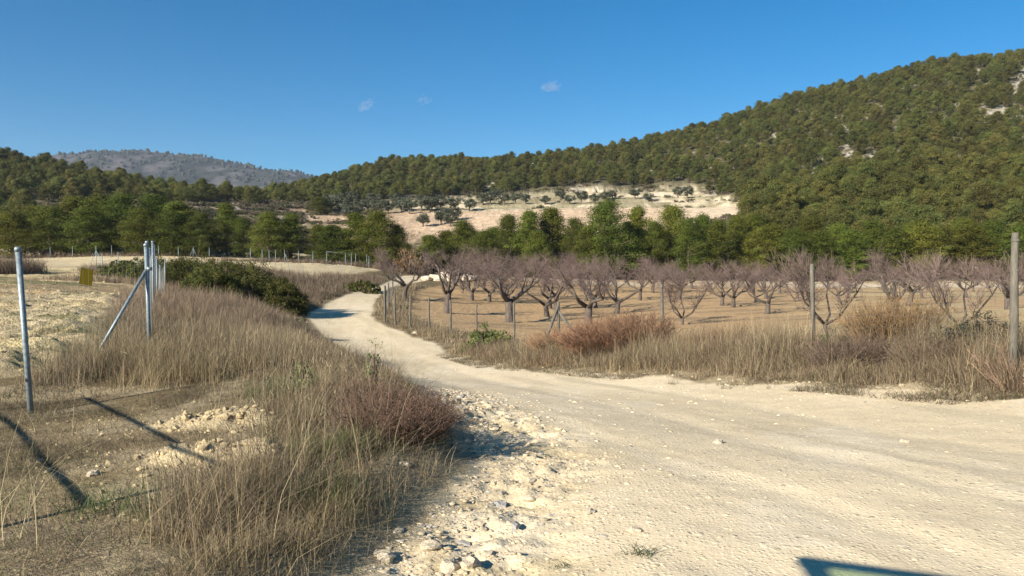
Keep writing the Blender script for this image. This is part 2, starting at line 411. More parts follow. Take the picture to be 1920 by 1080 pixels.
C = C*(1-fld[..., None])+fc*fld[..., None]
mixc((.30, .20, .115), fld*smooth(.50, .62, fbm(X*.10+9, Y*.16, 4))*.75*smooth(12, 22, Y))
mixc((.30, .225, .12), fld*smooth(.50, .60, fbm(X*1.5+9, Y*2.8+4, 4))*.85*(1-smooth(40, 80, Y)))
mixc((.13, .135, .06), fld*smooth(.57, .66, fbm(X*.28+19, Y*.45, 4))*.75)
mixc((.64, .53, .33), fld*smooth(68, 90, Y)*.7)
mixc((.42, .285, .15), orch)
mixc((.47, .37, .20), orch*smooth(1350, 1650, pxg)*.75*smooth(.40, .55, fbm(X*.12, Y*.4, 3)))
mixc((.27, .19, .105), orch*smooth(.55, .66, fbm(X*.18+60, Y*.5, 4))*.7)
mixc((.58, .48, .33), orch*smooth(93, 100, Y+n1*6)*(1-smooth(.5, .62, fbm(X*.1+6, Y*.1, 3))*.6))
tl = ter*(1-smooth(236, 244, Y+n1*5)); tu = ter*smooth(236, 244, Y+n1*5)
mixc((.56, .415, .275), tl); mixc((.55, .46, .315), tu)
mixc((.60, .485, .335), tl*smooth(1180, 1330, pxg+n1*150)*.9)
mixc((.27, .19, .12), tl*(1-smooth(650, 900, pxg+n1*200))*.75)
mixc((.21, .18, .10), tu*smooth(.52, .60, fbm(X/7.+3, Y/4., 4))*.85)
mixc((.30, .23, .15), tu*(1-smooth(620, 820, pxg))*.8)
slope = np.clip(np.gradient(Zt, axis=1)/np.gradient(gy)[None, :], 0, 3)
riser = smooth(.38, .62, slope)
mixc((.62, .525, .37), tu*riser*.9)
mixc((.20, .18, .10), tu*(1-riser)*smooth(.40, .56, fbm(X/6.+31, Y/3., 4))*.75)
mixc((.52, .43, .30), scr*riser*.7*smooth(.42, .58, fbm(X/7.+13, Y/7., 3)))
rc = fbm(X*.35, Y*.35, 4)
mixc((.65, .54, .36), road)
mixc((.58, .475, .305), road*smooth(.47, .62, rc)*.65)
mixc((.67, .575, .41), road*smooth(.55, .68, fbm(X*1.1+9, Y*.6, 4))*.6)
tkc = track(X, Y)
mixc((.565, .47, .315), road*smooth(.50, .62, fbm(tkc*1.5+20, Y*.10, 4))*.6)
for k in (-.75, .75, 2.5): mixc((.66, .565, .40), road*np.exp(-((tkc-k+.25*n1)/.22)**2)*.28*smooth(.3, .6, fbm(X*.5+k, Y*.3, 3)))
mixc((.49, .41, .27), road*smooth(.60, .68, fbm(tkc*2.2+50, Y*.22, 4))*.55)
gut = np.exp(-((dl-.5)/.7)**2)*(1-smooth(9, 16, Y))
mixc((.44, .355, .20), road*gut*smooth(.46, .58, fbm(X*1.7+2, Y*1.7, 4))*.7)
step = smooth(-.7, -.2, dl)*(1-road)*(1-smooth(9, 18, Y)); mixc((.47, .385, .24), step*.8)
edge = smooth(-1.6, -.1, dr)*(1-road)*(1-smooth(25, 40, Y)); mixc((.46, .375, .235), edge*.75*smooth(.38, .52, fbm(X*1.3, Y*1.3, 4)))
open_ = smooth(-2.0, -3.2, X) if False else (1-smooth(-3.2, -2.0, X))*(1-smooth(8.5, 10, Y))*(1-fld)
mixc((.34, .265, .14), open_*.45*smooth(.42, .6, fbm(X*1.5+70, Y*1.5, 4)))
lump = np.maximum(ell(X, Y, -2.72, 7.35, .85, .36, -.1), ell(X, Y, -2.2, 6.0, .75, .30, .0))
mixc((.54, .44, .27), smooth(.02, .35, lump+n2*.3)*(lump > 0))

nx, ny = X.shape
idx = np.arange(nx*ny).reshape(nx, ny)
quads = np.stack([idx[:-1, :-1], idx[1:, :-1], idx[1:, 1:], idx[:-1, 1:]], -1).reshape(-1, 4)
V = np.stack([X, Y, Zt], -1).reshape(-1, 3); Cf = C.reshape(-1, 3)
cen = lambda a: ((a[:-1, :-1]+a[1:, 1:])*.5).reshape(-1)
zone = np.zeros(len(quads), int)
zone[(cen(Y) > 112)] = 5
zone[cen(orch) > .5] = 3; zone[cen(fld) > .5] = 2; zone[cen(ter) > .5] = 4; zone[cen(road) > .5] = 1
for k, name, mat in ((0, 'ground', M_ground), (1, 'dirt_road', M_road), (2, 'ploughed_field', M_field), (3, 'orchard_soil', M_orch), (4, 'terraced_field', M_hill), (5, 'hills', M_hill)):
    q = quads[zone == k]
    if not len(q): continue
    u, inv = np.unique(q, return_inverse=True)
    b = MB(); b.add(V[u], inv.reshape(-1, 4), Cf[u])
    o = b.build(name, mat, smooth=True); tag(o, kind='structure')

# ------------------------------------------------------------------ far mountain
def mountain():
    sil = np.array([(-700, 330), (-300, 300), (0, 290), (110, 282), (190, 275), (280, 268), (340, 280), (400, 281), (450, 293), (510, 311), (545, 310), (575, 315), (605, 328), (700, 350), (1000, 372), (1500, 380)], float)
    D0 = 2300.
    xs = np.linspace(at(-700, D0), at(1400, D0), 420); us = np.linspace(0, 1, 90)
    XX, UU = np.meshgrid(xs, us, indexing='ij')
    top = CAMZ+(500-np.interp(960+F*XX/D0, sil[:, 0], sil[:, 1]))/F*D0
    YY = 1450+(D0-1450)*np.minimum(UU*1.0, 1.)
    prof = smooth(-.1, 1.02, UU)
    ZZ = top*prof*(.93+.0*XX) + (fbm(XX/120., YY/160., 5)-.5)*70*UU*(1-UU*.75)+(fbm(XX/18., YY/25., 3)-.5)*9
    shrub = smooth(.42, .53, fbm(XX/34.+8, YY/60., 5))
    bare = smooth(330, 560, 960+F*XX/D0)
    c = np.array([.115, .105, .10])*(1-shrub[..., None])+np.array([.045, .05, .04])*shrub[..., None]; c = c*(.62+.76*fbm(XX/9., YY/16., 4))[..., None]
    c = c*(.75+.25*bare[..., None])
    i = np.arange(420*90).reshape(420, 90)
    q = np.stack([i[:-1, :-1], i[1:, :-1], i[1:, 1:], i[:-1, 1:]], -1).reshape(-1, 4)
    b = MB(); b.add(np.stack([XX, YY, ZZ], -1), q, c.reshape(-1, 3))
    tag(b.build('mountain', M_hill, smooth=True), kind='structure')
    # woodland standing on the ridge
    g = np.random.default_rng(5); n_ = 2600
    ii = g.integers(0, 419, n_); jj = np.clip((g.random(n_)**.5*92).astype(int), 20, 89)
    cx = XX[ii, jj]+g.uniform(-6, 6, n_); cy = YY[ii, jj]; cz = ZZ[ii, jj]; r = g.uniform(2.5, 6, n_)
    vb, fb = ICO
    v = vb[None]*np.stack([r, r, r*1.1], -1)[:, None]*(1+g.uniform(-.25, .25, (n_, len(vb), 1)))+np.stack([cx, cy, cz+r*.6], -1)[:, None]
    f = (fb[None]+(np.arange(n_)*len(vb))[:, None, None]).reshape(-1, 3)
    b = MB(); b.add(v, f, np.repeat(np.array([[.05, .058, .035]]), n_*len(vb), 0))
    tag(b.build('far_woods', M_olive), kind='stuff')
def ico():
    t = (1+5**.5)/2
    v = np.array([(-1,t,0),(1,t,0),(-1,-t,0),(1,-t,0),(0,-1,t),(0,1,t),(0,-1,-t),(0,1,-t),(t,0,-1),(t,0,1),(-t,0,-1),(-t,0,1)], float)
    v /= np.linalg.norm(v[0])
    f = np.array([(0,11,5),(0,5,1),(0,1,7),(0,7,10),(0,10,11),(1,5,9),(5,11,4),(11,10,2),(10,7,6),(7,1,8),(3,9,4),(3,4,2),(3,2,6),(3,6,8),(3,8,9),(4,9,5),(2,4,11),(6,2,10),(8,6,7),(9,8,1)])
    return v, f
def ico2():
    v, f = ico(); v = list(map(tuple, v)); cache = {}; out = []
    def mid(a, b):
        k = (min(a, b), max(a, b))
        if k not in cache:
            m = np.array(v[a])+np.array(v[b]); m /= np.linalg.norm(m); cache[k] = len(v); v.append(tuple(m))
        return cache[k]
    for a, b_, c in f:
        x, y, z = mid(a, b_), mid(b_, c), mid(c, a); out += [(a, x, z), (b_, y, x), (c, z, y), (x, y, z)]
    return np.array(v), np.array(out)
ICO = ico(); ICO2 = ico2()
mountain()

# ------------------------------------------------------------------ foliage
def leaves(cent, rad, per, size, g, flat=.7, up=.35, asp=.45):
    """leaf-sized quads spread through clumps; returns verts, quads, clump index per vertex"""
    n_ = len(cent)*per
    d = g.normal(size=(n_, 3)); d /= np.linalg.norm(d, axis=1)[:, None]
    ci = np.repeat(np.arange(len(cent)), per)
    rr_ = rad[ci]*g.random(n_)**.45
    c = cent[ci]+d*rr_[:, None]*np.array([1, 1, flat])
    nrm = d*1.0+g.normal(size=(n_, 3))*.42+np.array([0, 0, up]); nrm /= np.linalg.norm(nrm, axis=1)[:, None]
    t = g.normal(size=(n_, 3)); t -= (t*nrm).sum(1)[:, None]*nrm; t /= np.linalg.norm(t, axis=1)[:, None]
    b = np.cross(nrm, t); s = (size*g.uniform(.6, 1.35, n_))[:, None]
    v = np.stack([c-t*s*.5, c+b*s*asp*.5, c+t*s*.5, c-b*s*asp*.5], 1).reshape(-1, 3)
    return v, np.arange(n_*4).reshape(-1, 4), np.repeat(ci, 4)

def pine_parts(seed, Ht, Rc, nb, ncl, per, size, base=.22, cone=.5, col=(.088, .112, .022), rmul=1.0):
    g = np.random.default_rng(seed)
    lean = g.uniform(-.05, .05, 2)*Ht
    tz = np.linspace(0, Ht*.95, 9)
    path = np.stack([lean[0]*(tz/Ht)**1.5+.10*np.sin(tz*.9+seed), lean[1]*(tz/Ht)**1.5+.10*np.cos(tz*.8+seed), tz-.15], 1)
    tb = MB(); v, f = tube(path, np.linspace(.021*Ht, .006*Ht, 9), 7); tb.add(v, f, (1, 1, 1))
    cs, rs = [], []
    for i in range(nb):
        t = base+(1-base)*((i+.5)/nb)**.85
        u_ = max(0., (t-.28)/.75)
        prof = (1-u_**(2.6-1.5*cone)) if t > .28 else .80+.20*(t-base)/max(.02, .28-base)
        L = Rc*max(.12, prof)*g.uniform(.62, 1.15)
        a = i*2.39996+g.uniform(-.5, .5)
        zb = t*Ht; rise = g.uniform(.0, .35)*L-(.12*L if t < .4 else 0)
        bx = np.interp(zb, tz, path[:, 0]); by = np.interp(zb, tz, path[:, 1])
        s_ = np.array([0, .5, 1.0]); bp = np.stack([bx+np.cos(a)*L*s_, by+np.sin(a)*L*s_, zb-.3+rise*s_**1.6+np.zeros(3)], 1)
        if nb > 30 or i % 3 == 0:
            v, f = tube(bp, (.0065*Ht, .004*Ht, .0015*Ht), 4); tb.add(v, f, (1, 1, 1))
        for k in range(ncl):
            q = .22+.78*(k+g.random())/ncl
            c = np.array([np.interp(q, s_, bp[:, j]) for j in range(3)])+g.normal(size=3)*np.array([.18, .18, .12])*Rc*.5
            cs.append(c); rs.append(Rc*rmul*g.uniform(.17, .31))
    cs.append(np.array([path[-1, 0], path[-1, 1], Ht*.95])); rs.append(Rc*.2)
    cs = np.array(cs); rs = np.array(rs)
    v, q, ci = leaves(cs, rs, per, size, g)
    tone = g.uniform(.68, 1.38, len(cs)); warm = g.uniform(-.12, .22, len(cs))
    c = np.array(col)[None]*tone[ci][:, None]*np.stack([1+warm[ci], 1+warm[ci]*.25, 1-warm[ci]*.4], 1)
    cb = MB(); cb.add(v, q, c)
    return tb, cb
# near kinds (trunk and crown apart) and far kinds (one mesh)
NEARP = []
for k, (Ht, Rc, cone, base) in enumerate(((9, 2.8, .5, .08), (8.5, 2.6, .6, .05), (10, 3.4, .5, .08), (8, 3.0, .35, .12), (9.5, 2.8, .65, .07), (8, 3.3, .3, .10), (9, 2.4, .7, .06))):
    tb, cb = pine_parts(100+k, Ht, Rc, 56, 4, 125, .16, base=base, cone=cone, col=(.086, .103, .016), rmul=1.2)
    NEARP.append((tb.mesh('trunk', M_bark), cb.mesh('crown', M_pine), Ht, Rc))
FARP = []
for k, (Ht, Rc, cone) in enumerate(((5.8, 3.1, .15), (5.4, 3.3, .05), (6.2, 2.9, .25), (5.2, 3.0, .1), (6.0, 3.5, .1), (6.6, 3.0, .25), (4.8, 2.8, .1), (5.6, 2.7, .2))):
    tb, cb = pine_parts(200+k, Ht, Rc, 28, 3, 120, .23, base=.20, cone=cone, col=(.096, .101, .026), rmul=1.15)
    tb.v += cb.v; tb.f += [f+tb.n for f in cb.f]; tb.c += cb.c; tb.m += [np.full(len(f), 1) for f in cb.f]
    FARP.append((tb.mesh('pine_tree', [M_bark, M_pine]), Ht))
def near_pine(px, top, y, width, kind, label, group):
    me_t, me_c, Ht, Rc = NEARP[kind % len(NEARP)]
    x = at(px, y); z = h1(x, y)
    ht = CAMZ+(500-top)/F*y-z; sx = width*(1.5 if px < 400 else 1.25)/F*y/(2*Rc*.98)
    o = empty('pine_tree', (x, y, z-.1), R.uniform(0, 6.28)); o.scale = (sx, sx, ht/Ht)
    tag(o, label, 'pine tree', group)
    link_mesh('trunk', me_t, o); link_mesh('crown', me_c, o)
    return o
GB = 'pines in the belt behind the almond orchard'
LB = 'pine of middling height inside the unbroken green belt behind the almond orchard'
belt = [(812, 440, 116, 70), (845, 432, 122, 70), (872, 412, 119, 72), (905, 432, 113, 66), (930, 425, 124, 60), (952, 402, 121, 62), (985, 393, 118, 66), (1012, 432, 113, 60), (1038, 390, 122, 80), (1078, 408, 118, 66),
        (1100, 425, 112, 60), (1135, 376, 112, 104), (1178, 415, 116, 50), (1196, 386, 120, 62), (1225, 415, 115, 60), (1262, 385, 118, 84), (1292, 410, 114, 64), (1318, 402, 122, 60), (1345, 412, 116, 70), (1378, 404, 121, 66), (1408, 400, 124, 66),
        (1420, 425, 115, 70), (1455, 418, 119, 76), (1490, 428, 114, 70), (1515, 405, 124, 70), (1540, 432, 116, 76), (1575, 418, 120, 72), (1605, 430, 114, 70), (1640, 412, 121, 76), (1668, 428, 115, 80), (1700, 420, 120, 66), (1730, 415, 114, 84), (1768, 425, 118, 76), (1800, 408, 122, 70), (1830, 418, 114, 84), (1868, 412, 119, 80), (1905, 422, 114, 84), (1940, 410, 120, 90), (1985, 415, 116, 90)]
belt += [(px, 424+(px*7) % 17, 127+(px % 5), 76) for px in range(880, 1460, 44)]
special = {11: 'tallest broad dark green pine, standing out of the belt behind the almond trees',
           15: 'broad rounded pine in the belt with pale field soil showing on both sides',
           13: 'narrow pine with a pointed top just right of the tallest pine in the belt',
           0: 'leftmost pine of the belt, light green, beside the russet bush',
           2: 'bushy yellow-green pine in the belt, second high top from the russet bush'}
for i, (px, top, y, wd) in enumerate(belt):
    kind = {11: 2, 15: 5, 13: 6}.get(i, i)
    near_pine(px, top, y, wd, kind, special.get(i, LB), GB)
GL = 'pines behind the left ploughed field'
left = [(22, 396, 112, 72, 'dark pine at the picture edge beyond the left field'), (62, 385, 128, 70, None), (98, 386, 122, 74, None), (135, 368, 126, 80, None), (170, 390, 116, 70, None), (192, 366, 124, 74, None), (235, 365, 120, 92, None), (270, 390, 115, 70, None),
        (295, 364, 123, 84, None), (322, 395, 114, 70, None), (345, 378, 118, 80, None), (374, 398, 113, 56, 'dark pine at the right end of the big clump beyond the left field'),
        (425, 380, 118, 62, 'pine standing alone with a pointed crown left of the pale upper terrace'), (458, 408, 116, 56, None), (505, 398, 108, 70, 'grey-green pine with bare lower trunk by the far steel fence'), (545, 400, 110, 64, None), (598, 420, 110, 52, None), (632, 420, 106, 72, None),
        (675, 398, 106, 74, None), (712, 396, 104, 92, 'bright green tall pine above the road bend'), (742, 420, 105, 60, 'pine on the right end of the group above the road bend'), (600, 370, 235, 42, 'small round pine among the far olive trees')]
for i, (px, top, y, wd, lb) in enumerate(left):
    kind = {19: 2, 12: 4}.get(i, i+3)
    near_pine(px, top, y, wd, kind, lb or ('pine in the big dark clump beyond the left ploughed field' if px < 400 else 'light green pine in the loose group between the left field and the road bend'), GL if px < 400 else 'pines above the road bend')

# pines on the hills: the nearest as objects, the rest as one forest
def scatter(n_, seed, pxlo, pxhi, dlo, dhi):
    g = np.random.default_rng(seed)
    d = np.sqrt(g.uniform(dlo**2, dhi**2, n_)); px = g.uniform(pxlo, pxhi, n_)
    return np.stack([(px-960)/F*d, d], 1)
cand = np.concatenate([scatter(9000, 1, 1260, 2150, 124, 425), scatter(6000, 2, 430, 1500, 285, 430), scatter(2600, 3, -250, 480, 228, 315), scatter(160, 4, -200, 60, 140, 228)])
mm = masks(cand[:, 0], cand[:, 1]); terc, scrc, pxc = mm[3], mm[4], mm[7]
xx, yy = cand[:, 0], cand[:, 1]
rk = rocky(xx, yy, pxc)
pr = np.random.default_rng(8).random(len(cand))
keep = (terc < .15) & (scrc < .2) & (pr > rk*.93) & ~((pxc < 1400) & (yy < 307-(1-smooth(545, 900, pxc))*48-54*smooth(1290, 1385, pxc)) & (pxc > 530)) 
cand = cand[keep]
order = np.random.default_rng(9).permutation(len(cand)); cell = {}; sel = []
for i in order:
    x, y = cand[i]; sp = 3.5 if y < 200 else (3.8 if x < 70 else 4.3)
    k = (int(x//4), int(y//4)); ok = True
    for a in (-1, 0, 1):
        for b in (-1, 0, 1):
            for q in cell.get((k[0]+a, k[1]+b), ()):
                if (q[0]-x)**2+(q[1]-y)**2 < sp*sp: ok = False
    if ok: cell.setdefault(k, []).append((x, y)); sel.append(i)
P2 = cand[sel]; P2 = P2[np.argsort(P2[:, 1])]
Zp = H(P2[:, 0], P2[:, 1])
inview = np.abs(P2[:, 0]/P2[:, 1]) < .655
NIND = 225
near_i = np.where(inview)[0][:NIND]
for i in near_i:
    x, y = P2[i]; me, Ht = FARP[R.randrange(len(FARP))]; s = R.uniform(.7, 1.2)*(1.08 if y < 190 else 1.0)
    o = link_mesh('pine_tree', me, None, (x, y, Zp[i]-.1), R.uniform(0, 6.28), (s*R.uniform(.9, 1.15), s*R.uniform(.9, 1.15), s))
    if x > 20: tag(o, 'olive green pine in the dense wood low on the right hillside', 'pine tree', 'pines low on the right hill')
    else: tag(o, 'pine in the row on the far left slope above the brown terraces', 'pine tree', 'pines on the left slope')
rest = np.setdiff1d(np.arange(len(P2)), near_i)
# one object: the far forest, its trees set out over the hills by geometry nodes
src = bpy.data.collections.new('pine_kinds')
for k, (me, Ht) in enumerate(FARP):
    o = bpy.data.objects.new('pine_kind', me); src.objects.link(o)
def instancer(name, pos, coll, smin, smax, zs=1.0, seed=0):
    me = bpy.data.meshes.new(name); me.vertices.add(len(pos)); me.vertices.foreach_set('co', np.asarray(pos, np.float32).ravel()); me.update()
    o = bpy.data.objects.new(name, me); COL.objects.link(o)
    ng = bpy.data.node_groups.new(name, 'GeometryNodeTree')
    ng.interface.new_socket('Geometry', in_out='INPUT', socket_type='NodeSocketGeometry')
    ng.interface.new_socket('Geometry', in_out='OUTPUT', socket_type='NodeSocketGeometry')
    gi = ng.nodes.new('NodeGroupInput'); go = ng.nodes.new('NodeGroupOutput')
    m2p = ng.nodes.new('GeometryNodeMeshToPoints'); ip = ng.nodes.new('GeometryNodeInstanceOnPoints'); ci = ng.nodes.new('GeometryNodeCollectionInfo')
    ci.inputs['Collection'].default_value = coll; ci.inputs['Separate Children'].default_value = True; ci.inputs['Reset Children'].default_value = True
    ip.inputs['Pick Instance'].default_value = True
    rv = ng.nodes.new('FunctionNodeRandomValue'); rv.data_type = 'FLOAT_VECTOR'
    rv.inputs[0].default_value = (0, 0, 0); rv.inputs[1].default_value = (.06, .06, 6.28); rv.inputs['Seed'].default_value = seed
    rs_ = ng.nodes.new('FunctionNodeRandomValue'); rs_.data_type = 'FLOAT'; rs_.inputs[2].default_value = smin; rs_.inputs[3].default_value = smax; rs_.inputs['Seed'].default_value = seed+5
    L = ng.links
    L.new(gi.outputs[0], m2p.inputs[0]); L.new(m2p.outputs[0], ip.inputs['Points']); L.new(ci.outputs[0], ip.inputs['Instance'])
    L.new(rv.outputs[0], ip.inputs['Rotation']); L.new(rs_.outputs[1], ip.inputs['Scale']); L.new(ip.outputs[0], go.inputs[0])
    md = o.modifiers.new('set_out', 'NODES'); md.node_group = ng
    return o
o = instancer('pine_forest', np.stack([P2[rest, 0], P2[rest, 1], Zp[rest]-.1], 1), src, .60, 1.2); tag(o, kind='stuff')

# low scrub and small pines among the hill trees
shr = bpy.data.collections.new('scrub_kinds')
for k in range(4):
    g = np.random.default_rng(300+k); nC = 9
    cs = np.stack([g.normal(0, .55, nC), g.normal(0, .55, nC), g.uniform(.2, .8, nC)], 1)
    v, q, ci = leaves(cs, g.uniform(.3, .55, nC), 26, .30, g)
    col = ((.10, .085, .055), (.075, .08, .035), (.13, .10, .07), (.09, .085, .045))[k]
    b = MB(); b.add(v, q, np.array(col)*g.uniform(.7, 1.3, nC)[ci][:, None])
    o = bpy.data.objects.new('scrub_kind', b.mesh('scrub', M_olive)); shr.objects.link(o)
sc_ = np.concatenate([scatter(3000, 21, 1200, 2100, 130, 420), scatter(1500, 22, 340, 760, 140, 262), scatter(500, 23, -200, 560, 112, 240), scatter(220, 24, 760, 1420, 236, 330), scatter(150, 25, 600, 1100, 285, 325)])
m3 = masks(sc_[:, 0], sc_[:, 1]); pxs = m3[7]
r_ = np.random.default_rng(26).random(len(sc_))
tu_ = m3[3]*smooth(236, 244, sc_[:, 1])
sc_ = sc_[(m3[3] < .3) | ((tu_ > .5) & (r_ < .22)) | ((pxs < 720) & (r_ < .35))]
o = instancer('scrub', np.stack([sc_[:, 0], sc_[:, 1], H(sc_[:, 0], sc_[:, 1])-.05], 1), shr, .5, 1.5, seed=3); tag(o, kind='stuff')

# ------------------------------------------------------------------ olive trees on the terraces
OLV = []
for k in range(4):
    g = np.random.default_rng(400+k); nC = 34
    d = g.normal(size=(nC, 3)); d /= np.linalg.norm(d, axis=1)[:, None]
    cs = d*np.array([1.7, 1.7, 1.15])*g.uniform(.55, 1, nC)[:, None]+np.array([0, 0, 2.15])
    v, q, ci = leaves(cs, g.uniform(.5, .8, nC), 56, .30, g)
    tb = MB(); p = np.array([(0, 0, -.2), (.1, .05, .6), (.05, -.05, 1.3), (0, 0, 2.0)]); a, f = tube(p, (.24, .19, .16, .1), 6); tb.add(a, f)
    for j in range(4):
        an = j*1.57+k; a, f = tube([(0.05, 0, 1.0), (.5*math.cos(an), .5*math.sin(an), 1.7), (1.0*math.cos(an), 1.0*math.sin(an), 2.3)], (.1, .07, .03), 5); tb.add(a, f)
    tb.add(v, q, np.array((.082, .092, .058))*g.uniform(.7, 1.35, nC)[ci][:, None], mat=1)
    OLV.append(tb.mesh('olive_tree', [M_bark, M_olive]))
ol = [(620, 385), (645, 388), (668, 388), (690, 384), (712, 386), (728, 388), (752, 385), (768, 388), (790, 383), (806, 385), (826, 382), (852, 382), (880, 384),
      (632, 374), (660, 372), (702, 372), (740, 374), (905, 372), (920, 371), (945, 371), (966, 369), (985, 370), (1022, 372), (1068, 371), (1090, 368), (1115, 370), (1134, 366), (1215, 366), (1148, 362), (1288, 360), (1270, 358), (1190, 360), (1050, 362), (930, 360)]
olow = [(655, 400), (793, 413), (828, 408), (838, 402), (855, 400), (845, 412)]
yr = np.linspace(180, 330, 900)
def on_slope(px, py):
    """the ground point that shows at this place on the slope"""
    x = (px-960)/F*yr; z = H(x, yr); s = CAMZ+(500-py)/F*yr
    k = np.where(z > s)[0]; k = k[0] if len(k) else len(yr)-1
    return x[k], yr[k], z[k]
for i, (px, py) in enumerate(ol+olow):
    x, y, z = on_slope(px, py+13); s = R.uniform(.9, 1.15)*(1.3 if i < 17 else 1.1)
    if i >= len(ol): s *= 1.05
    o = link_mesh('olive_tree', OLV[i % 4], None, (x, y, z-.1), R.uniform(0, 6.28), (s*R.uniform(.9, 1.2), s, s*R.uniform(.9, 1.1)))
    if i >= len(ol)+1: lb = 'grey-green olive tree standing apart on the tan slope below the olive rows' if i == len(ol)+1 else 'grey-green olive tree in the small cluster on the tan slope below the olive rows'
    else: lb = 'round grey-green olive tree in the lower row on the far terraces' if i < 13 or i == len(ol) else 'round grey-green olive tree in the upper rows on the pale far terraces'
    tag(o, lb, 'olive tree', 'olive trees on the far terraces')

# ------------------------------------------------------------------ almond orchard
def almond(seed, ht=4.4, wid=2.3, trunk_h=1.35, rad=.25, twigs=26):
    g = np.random.default_rng(seed); tb = MB(); S0, S1, SR = [], [], []
    lean = g.uniform(-.18, .18, 2)
    tp = np.array([(0, 0, -.2), (.02, 0, .1), (lean[0]*.5, lean[1]*.5, trunk_h*.6), (lean[0], lean[1], trunk_h)])
    v, f = tube(tp, (rad*1.35, rad*1.15, rad*.92, rad*1.0), 9); tb.add(v, f)
    nl = int(g.integers(3, 5)); ends = []
    for i in range(nl):
        a = i*6.283/nl+g.uniform(-.45, .45); L = wid*g.uniform(.55, .8)
        p0 = tp[-1]+np.array([0, 0, -.12])
        p1 = p0+np.array([math.cos(a)*L*.45, math.sin(a)*L*.45, .42*g.uniform(.7, 1.3)])
        p2 = p0+np.array([math.cos(a+g.uniform(-.4, .4))*L*.85, math.sin(a+g.uniform(-.4, .4))*L*.85, 1.0*g.uniform(.5, 1.35)])
        p3 = p2+np.array([math.cos(a+.3)*.3, math.sin(a+.3)*.3, .65*g.uniform(.7, 1.2)])
        v, f = tube([p0, p1, p2, p3], (rad*.62, rad*.5, rad*.36, rad*.2), 7); tb.add(v, f)
        for (q, r0) in ((p1, rad*.3), (p2, rad*.27), (p2, rad*.25), (p3, rad*.18), (p3, rad*.18)):
            if g.random() < .18: continue
            a2 = a+g.uniform(-1.3, 1.3); l2 = g.uniform(.7, 1.25)*wid*.45
            e1 = q+np.array([math.cos(a2)*l2*.5, math.sin(a2)*l2*.5, l2*g.uniform(.25, .55)])
            e2 = e1+np.array([math.cos(a2+g.uniform(-.6, .6))*l2*.4, math.sin(a2)*l2*.4, l2*g.uniform(.35, .8)])
            e2[2] = min(e2[2], ht*.86)
            v, f = tube([q, e1, e2], (r0, r0*.65, r0*.3), 5, False); tb.add(v, f)
            ends += [(e1, a2), (e2, a2), ((e1+e2)/2, a2)]
    for e, a in ends:
        for k in range(max(1, twigs//4)):
            d = np.array([math.cos(a)*.3, math.sin(a)*.3, .6])+g.normal(size=3)*.6; d /= np.linalg.norm(d)
            l = g.uniform(.3, .75)*(1+.7*(g.random() < .12)); s0 = e+g.normal(size=3)*.10; s1 = s0+d*l
            S0.append(s0); S1.append(s1); SR.append(.0085)
            for j in range(3):
                b0 = s0+(s1-s0)*g.uniform(.3, 1); d2 = d+g.normal(size=3)*.6+np.array([0, 0, .35]); d2 /= np.linalg.norm(d2)
                S0.append(b0); S1.append(b0+d2*g.uniform(.25, .6)); SR.append(.0058)
    cb = MB(); v, f = sticks(S0, S1, SR); k = g.uniform(.75, 1.25, len(S0))
    cb.add(v, f, np.repeat(np.array([[.136, .097, .085]])*k[:, None], 6, 0))
    return tb.mesh('trunk', M_abark, True), cb.mesh('crown', M_twig)
ALM = [almond(500, 4.5, 2.5, 1.4, .27, 30), almond(501, 4.5, 2.7, 1.15, .25, 30), almond(502, 4.0, 2.1, .9, .17), almond(503, 4.2, 2.4, 1.0, .2), almond(504, 4.3, 2.2, 1.2, .2, 30), almond(505, 3.4, 1.5, 1.5, .24, 4), almond(506, 2.9, 1.7, .5, .09, 34), almond(507, 3.6, 2.0, .8, .15, 22), almond(508, 4.4, 1.9, 1.1, .19, 24)]
def put_almond(px, base, y, kind, s, label, rz=None, sw=1.0):
    x = at(px, y); z = h1(x, y)
    o = empty('almond_tree', (x, y, z-.02), R.uniform(0, 6.28) if rz is None else rz); o.scale = (s*sw, s*sw, s)
    tag(o, label, 'almond tree', 'bare almond trees in the orchard')
    link_mesh('trunk', ALM[kind][0], o); link_mesh('crown', ALM[kind][1], o)
    return o
put_almond(955, 605, 52, 0, 1.05, 'big bare almond tree with one low limb reaching right, behind two thin fence posts', 0.3)
put_almond(1103, 610, 50, 1, 1.0, 'big bare almond tree with a forked dark trunk right of the tripod fence post', 1.1)
put_almond(838, 590, 55, 5, .95, 'almond tree with thick grey trunk and few pruned limbs, nearly no twigs', .5)
put_almond(757, 565, 62, 4, .95, 'leaning almond tree beside the road bend behind the fence corner', 2.)
put_almond(878, 545, 78, 3, 1.0, 'small almond tree with leaning pale trunk in front of the stone heap')
put_almond(917, 560, 68, 2, .95, 'thin almond tree behind the thick pruned one, left of the big pair')
put_almond(1025, 585, 58, 3, .95, 'almond tree with low twigs between the two big almond trees')
put_almond(1042, 580, 64, 4, 1.0, 'almond tree right behind the tripod fence post')
put_almond(1157, 585, 60, 3, 1.0, 'almond tree with pale straight trunk right of the big forked one')
put_almond(1280, 560, 46, 6, 1.0, 'low dense purplish almond tree just right of the leaning grey post')
put_almond(1375, 555, 62, 2, .95, 'young almond tree in the middle of the orchard with bare ground in front')
put_almond(1440, 565, 52, 3, .8, 'spreading almond tree with leaning limbs left of the middle tall post')
put_almond(1548, 600, 30, 6, .95, 'low sprawling almond tree right behind the middle tall post')
put_almond(1675, 580, 36, 5, .62, 'almond stump with a dark broken head behind the rust coloured grass')
put_almond(1705, 575, 52, 4, .85, 'dark trunked almond tree left of the pale gap in the orchard')
put_almond(1800, 620, 20, 6, .62, 'thin young almond sapling with bare upright stems near the right post')
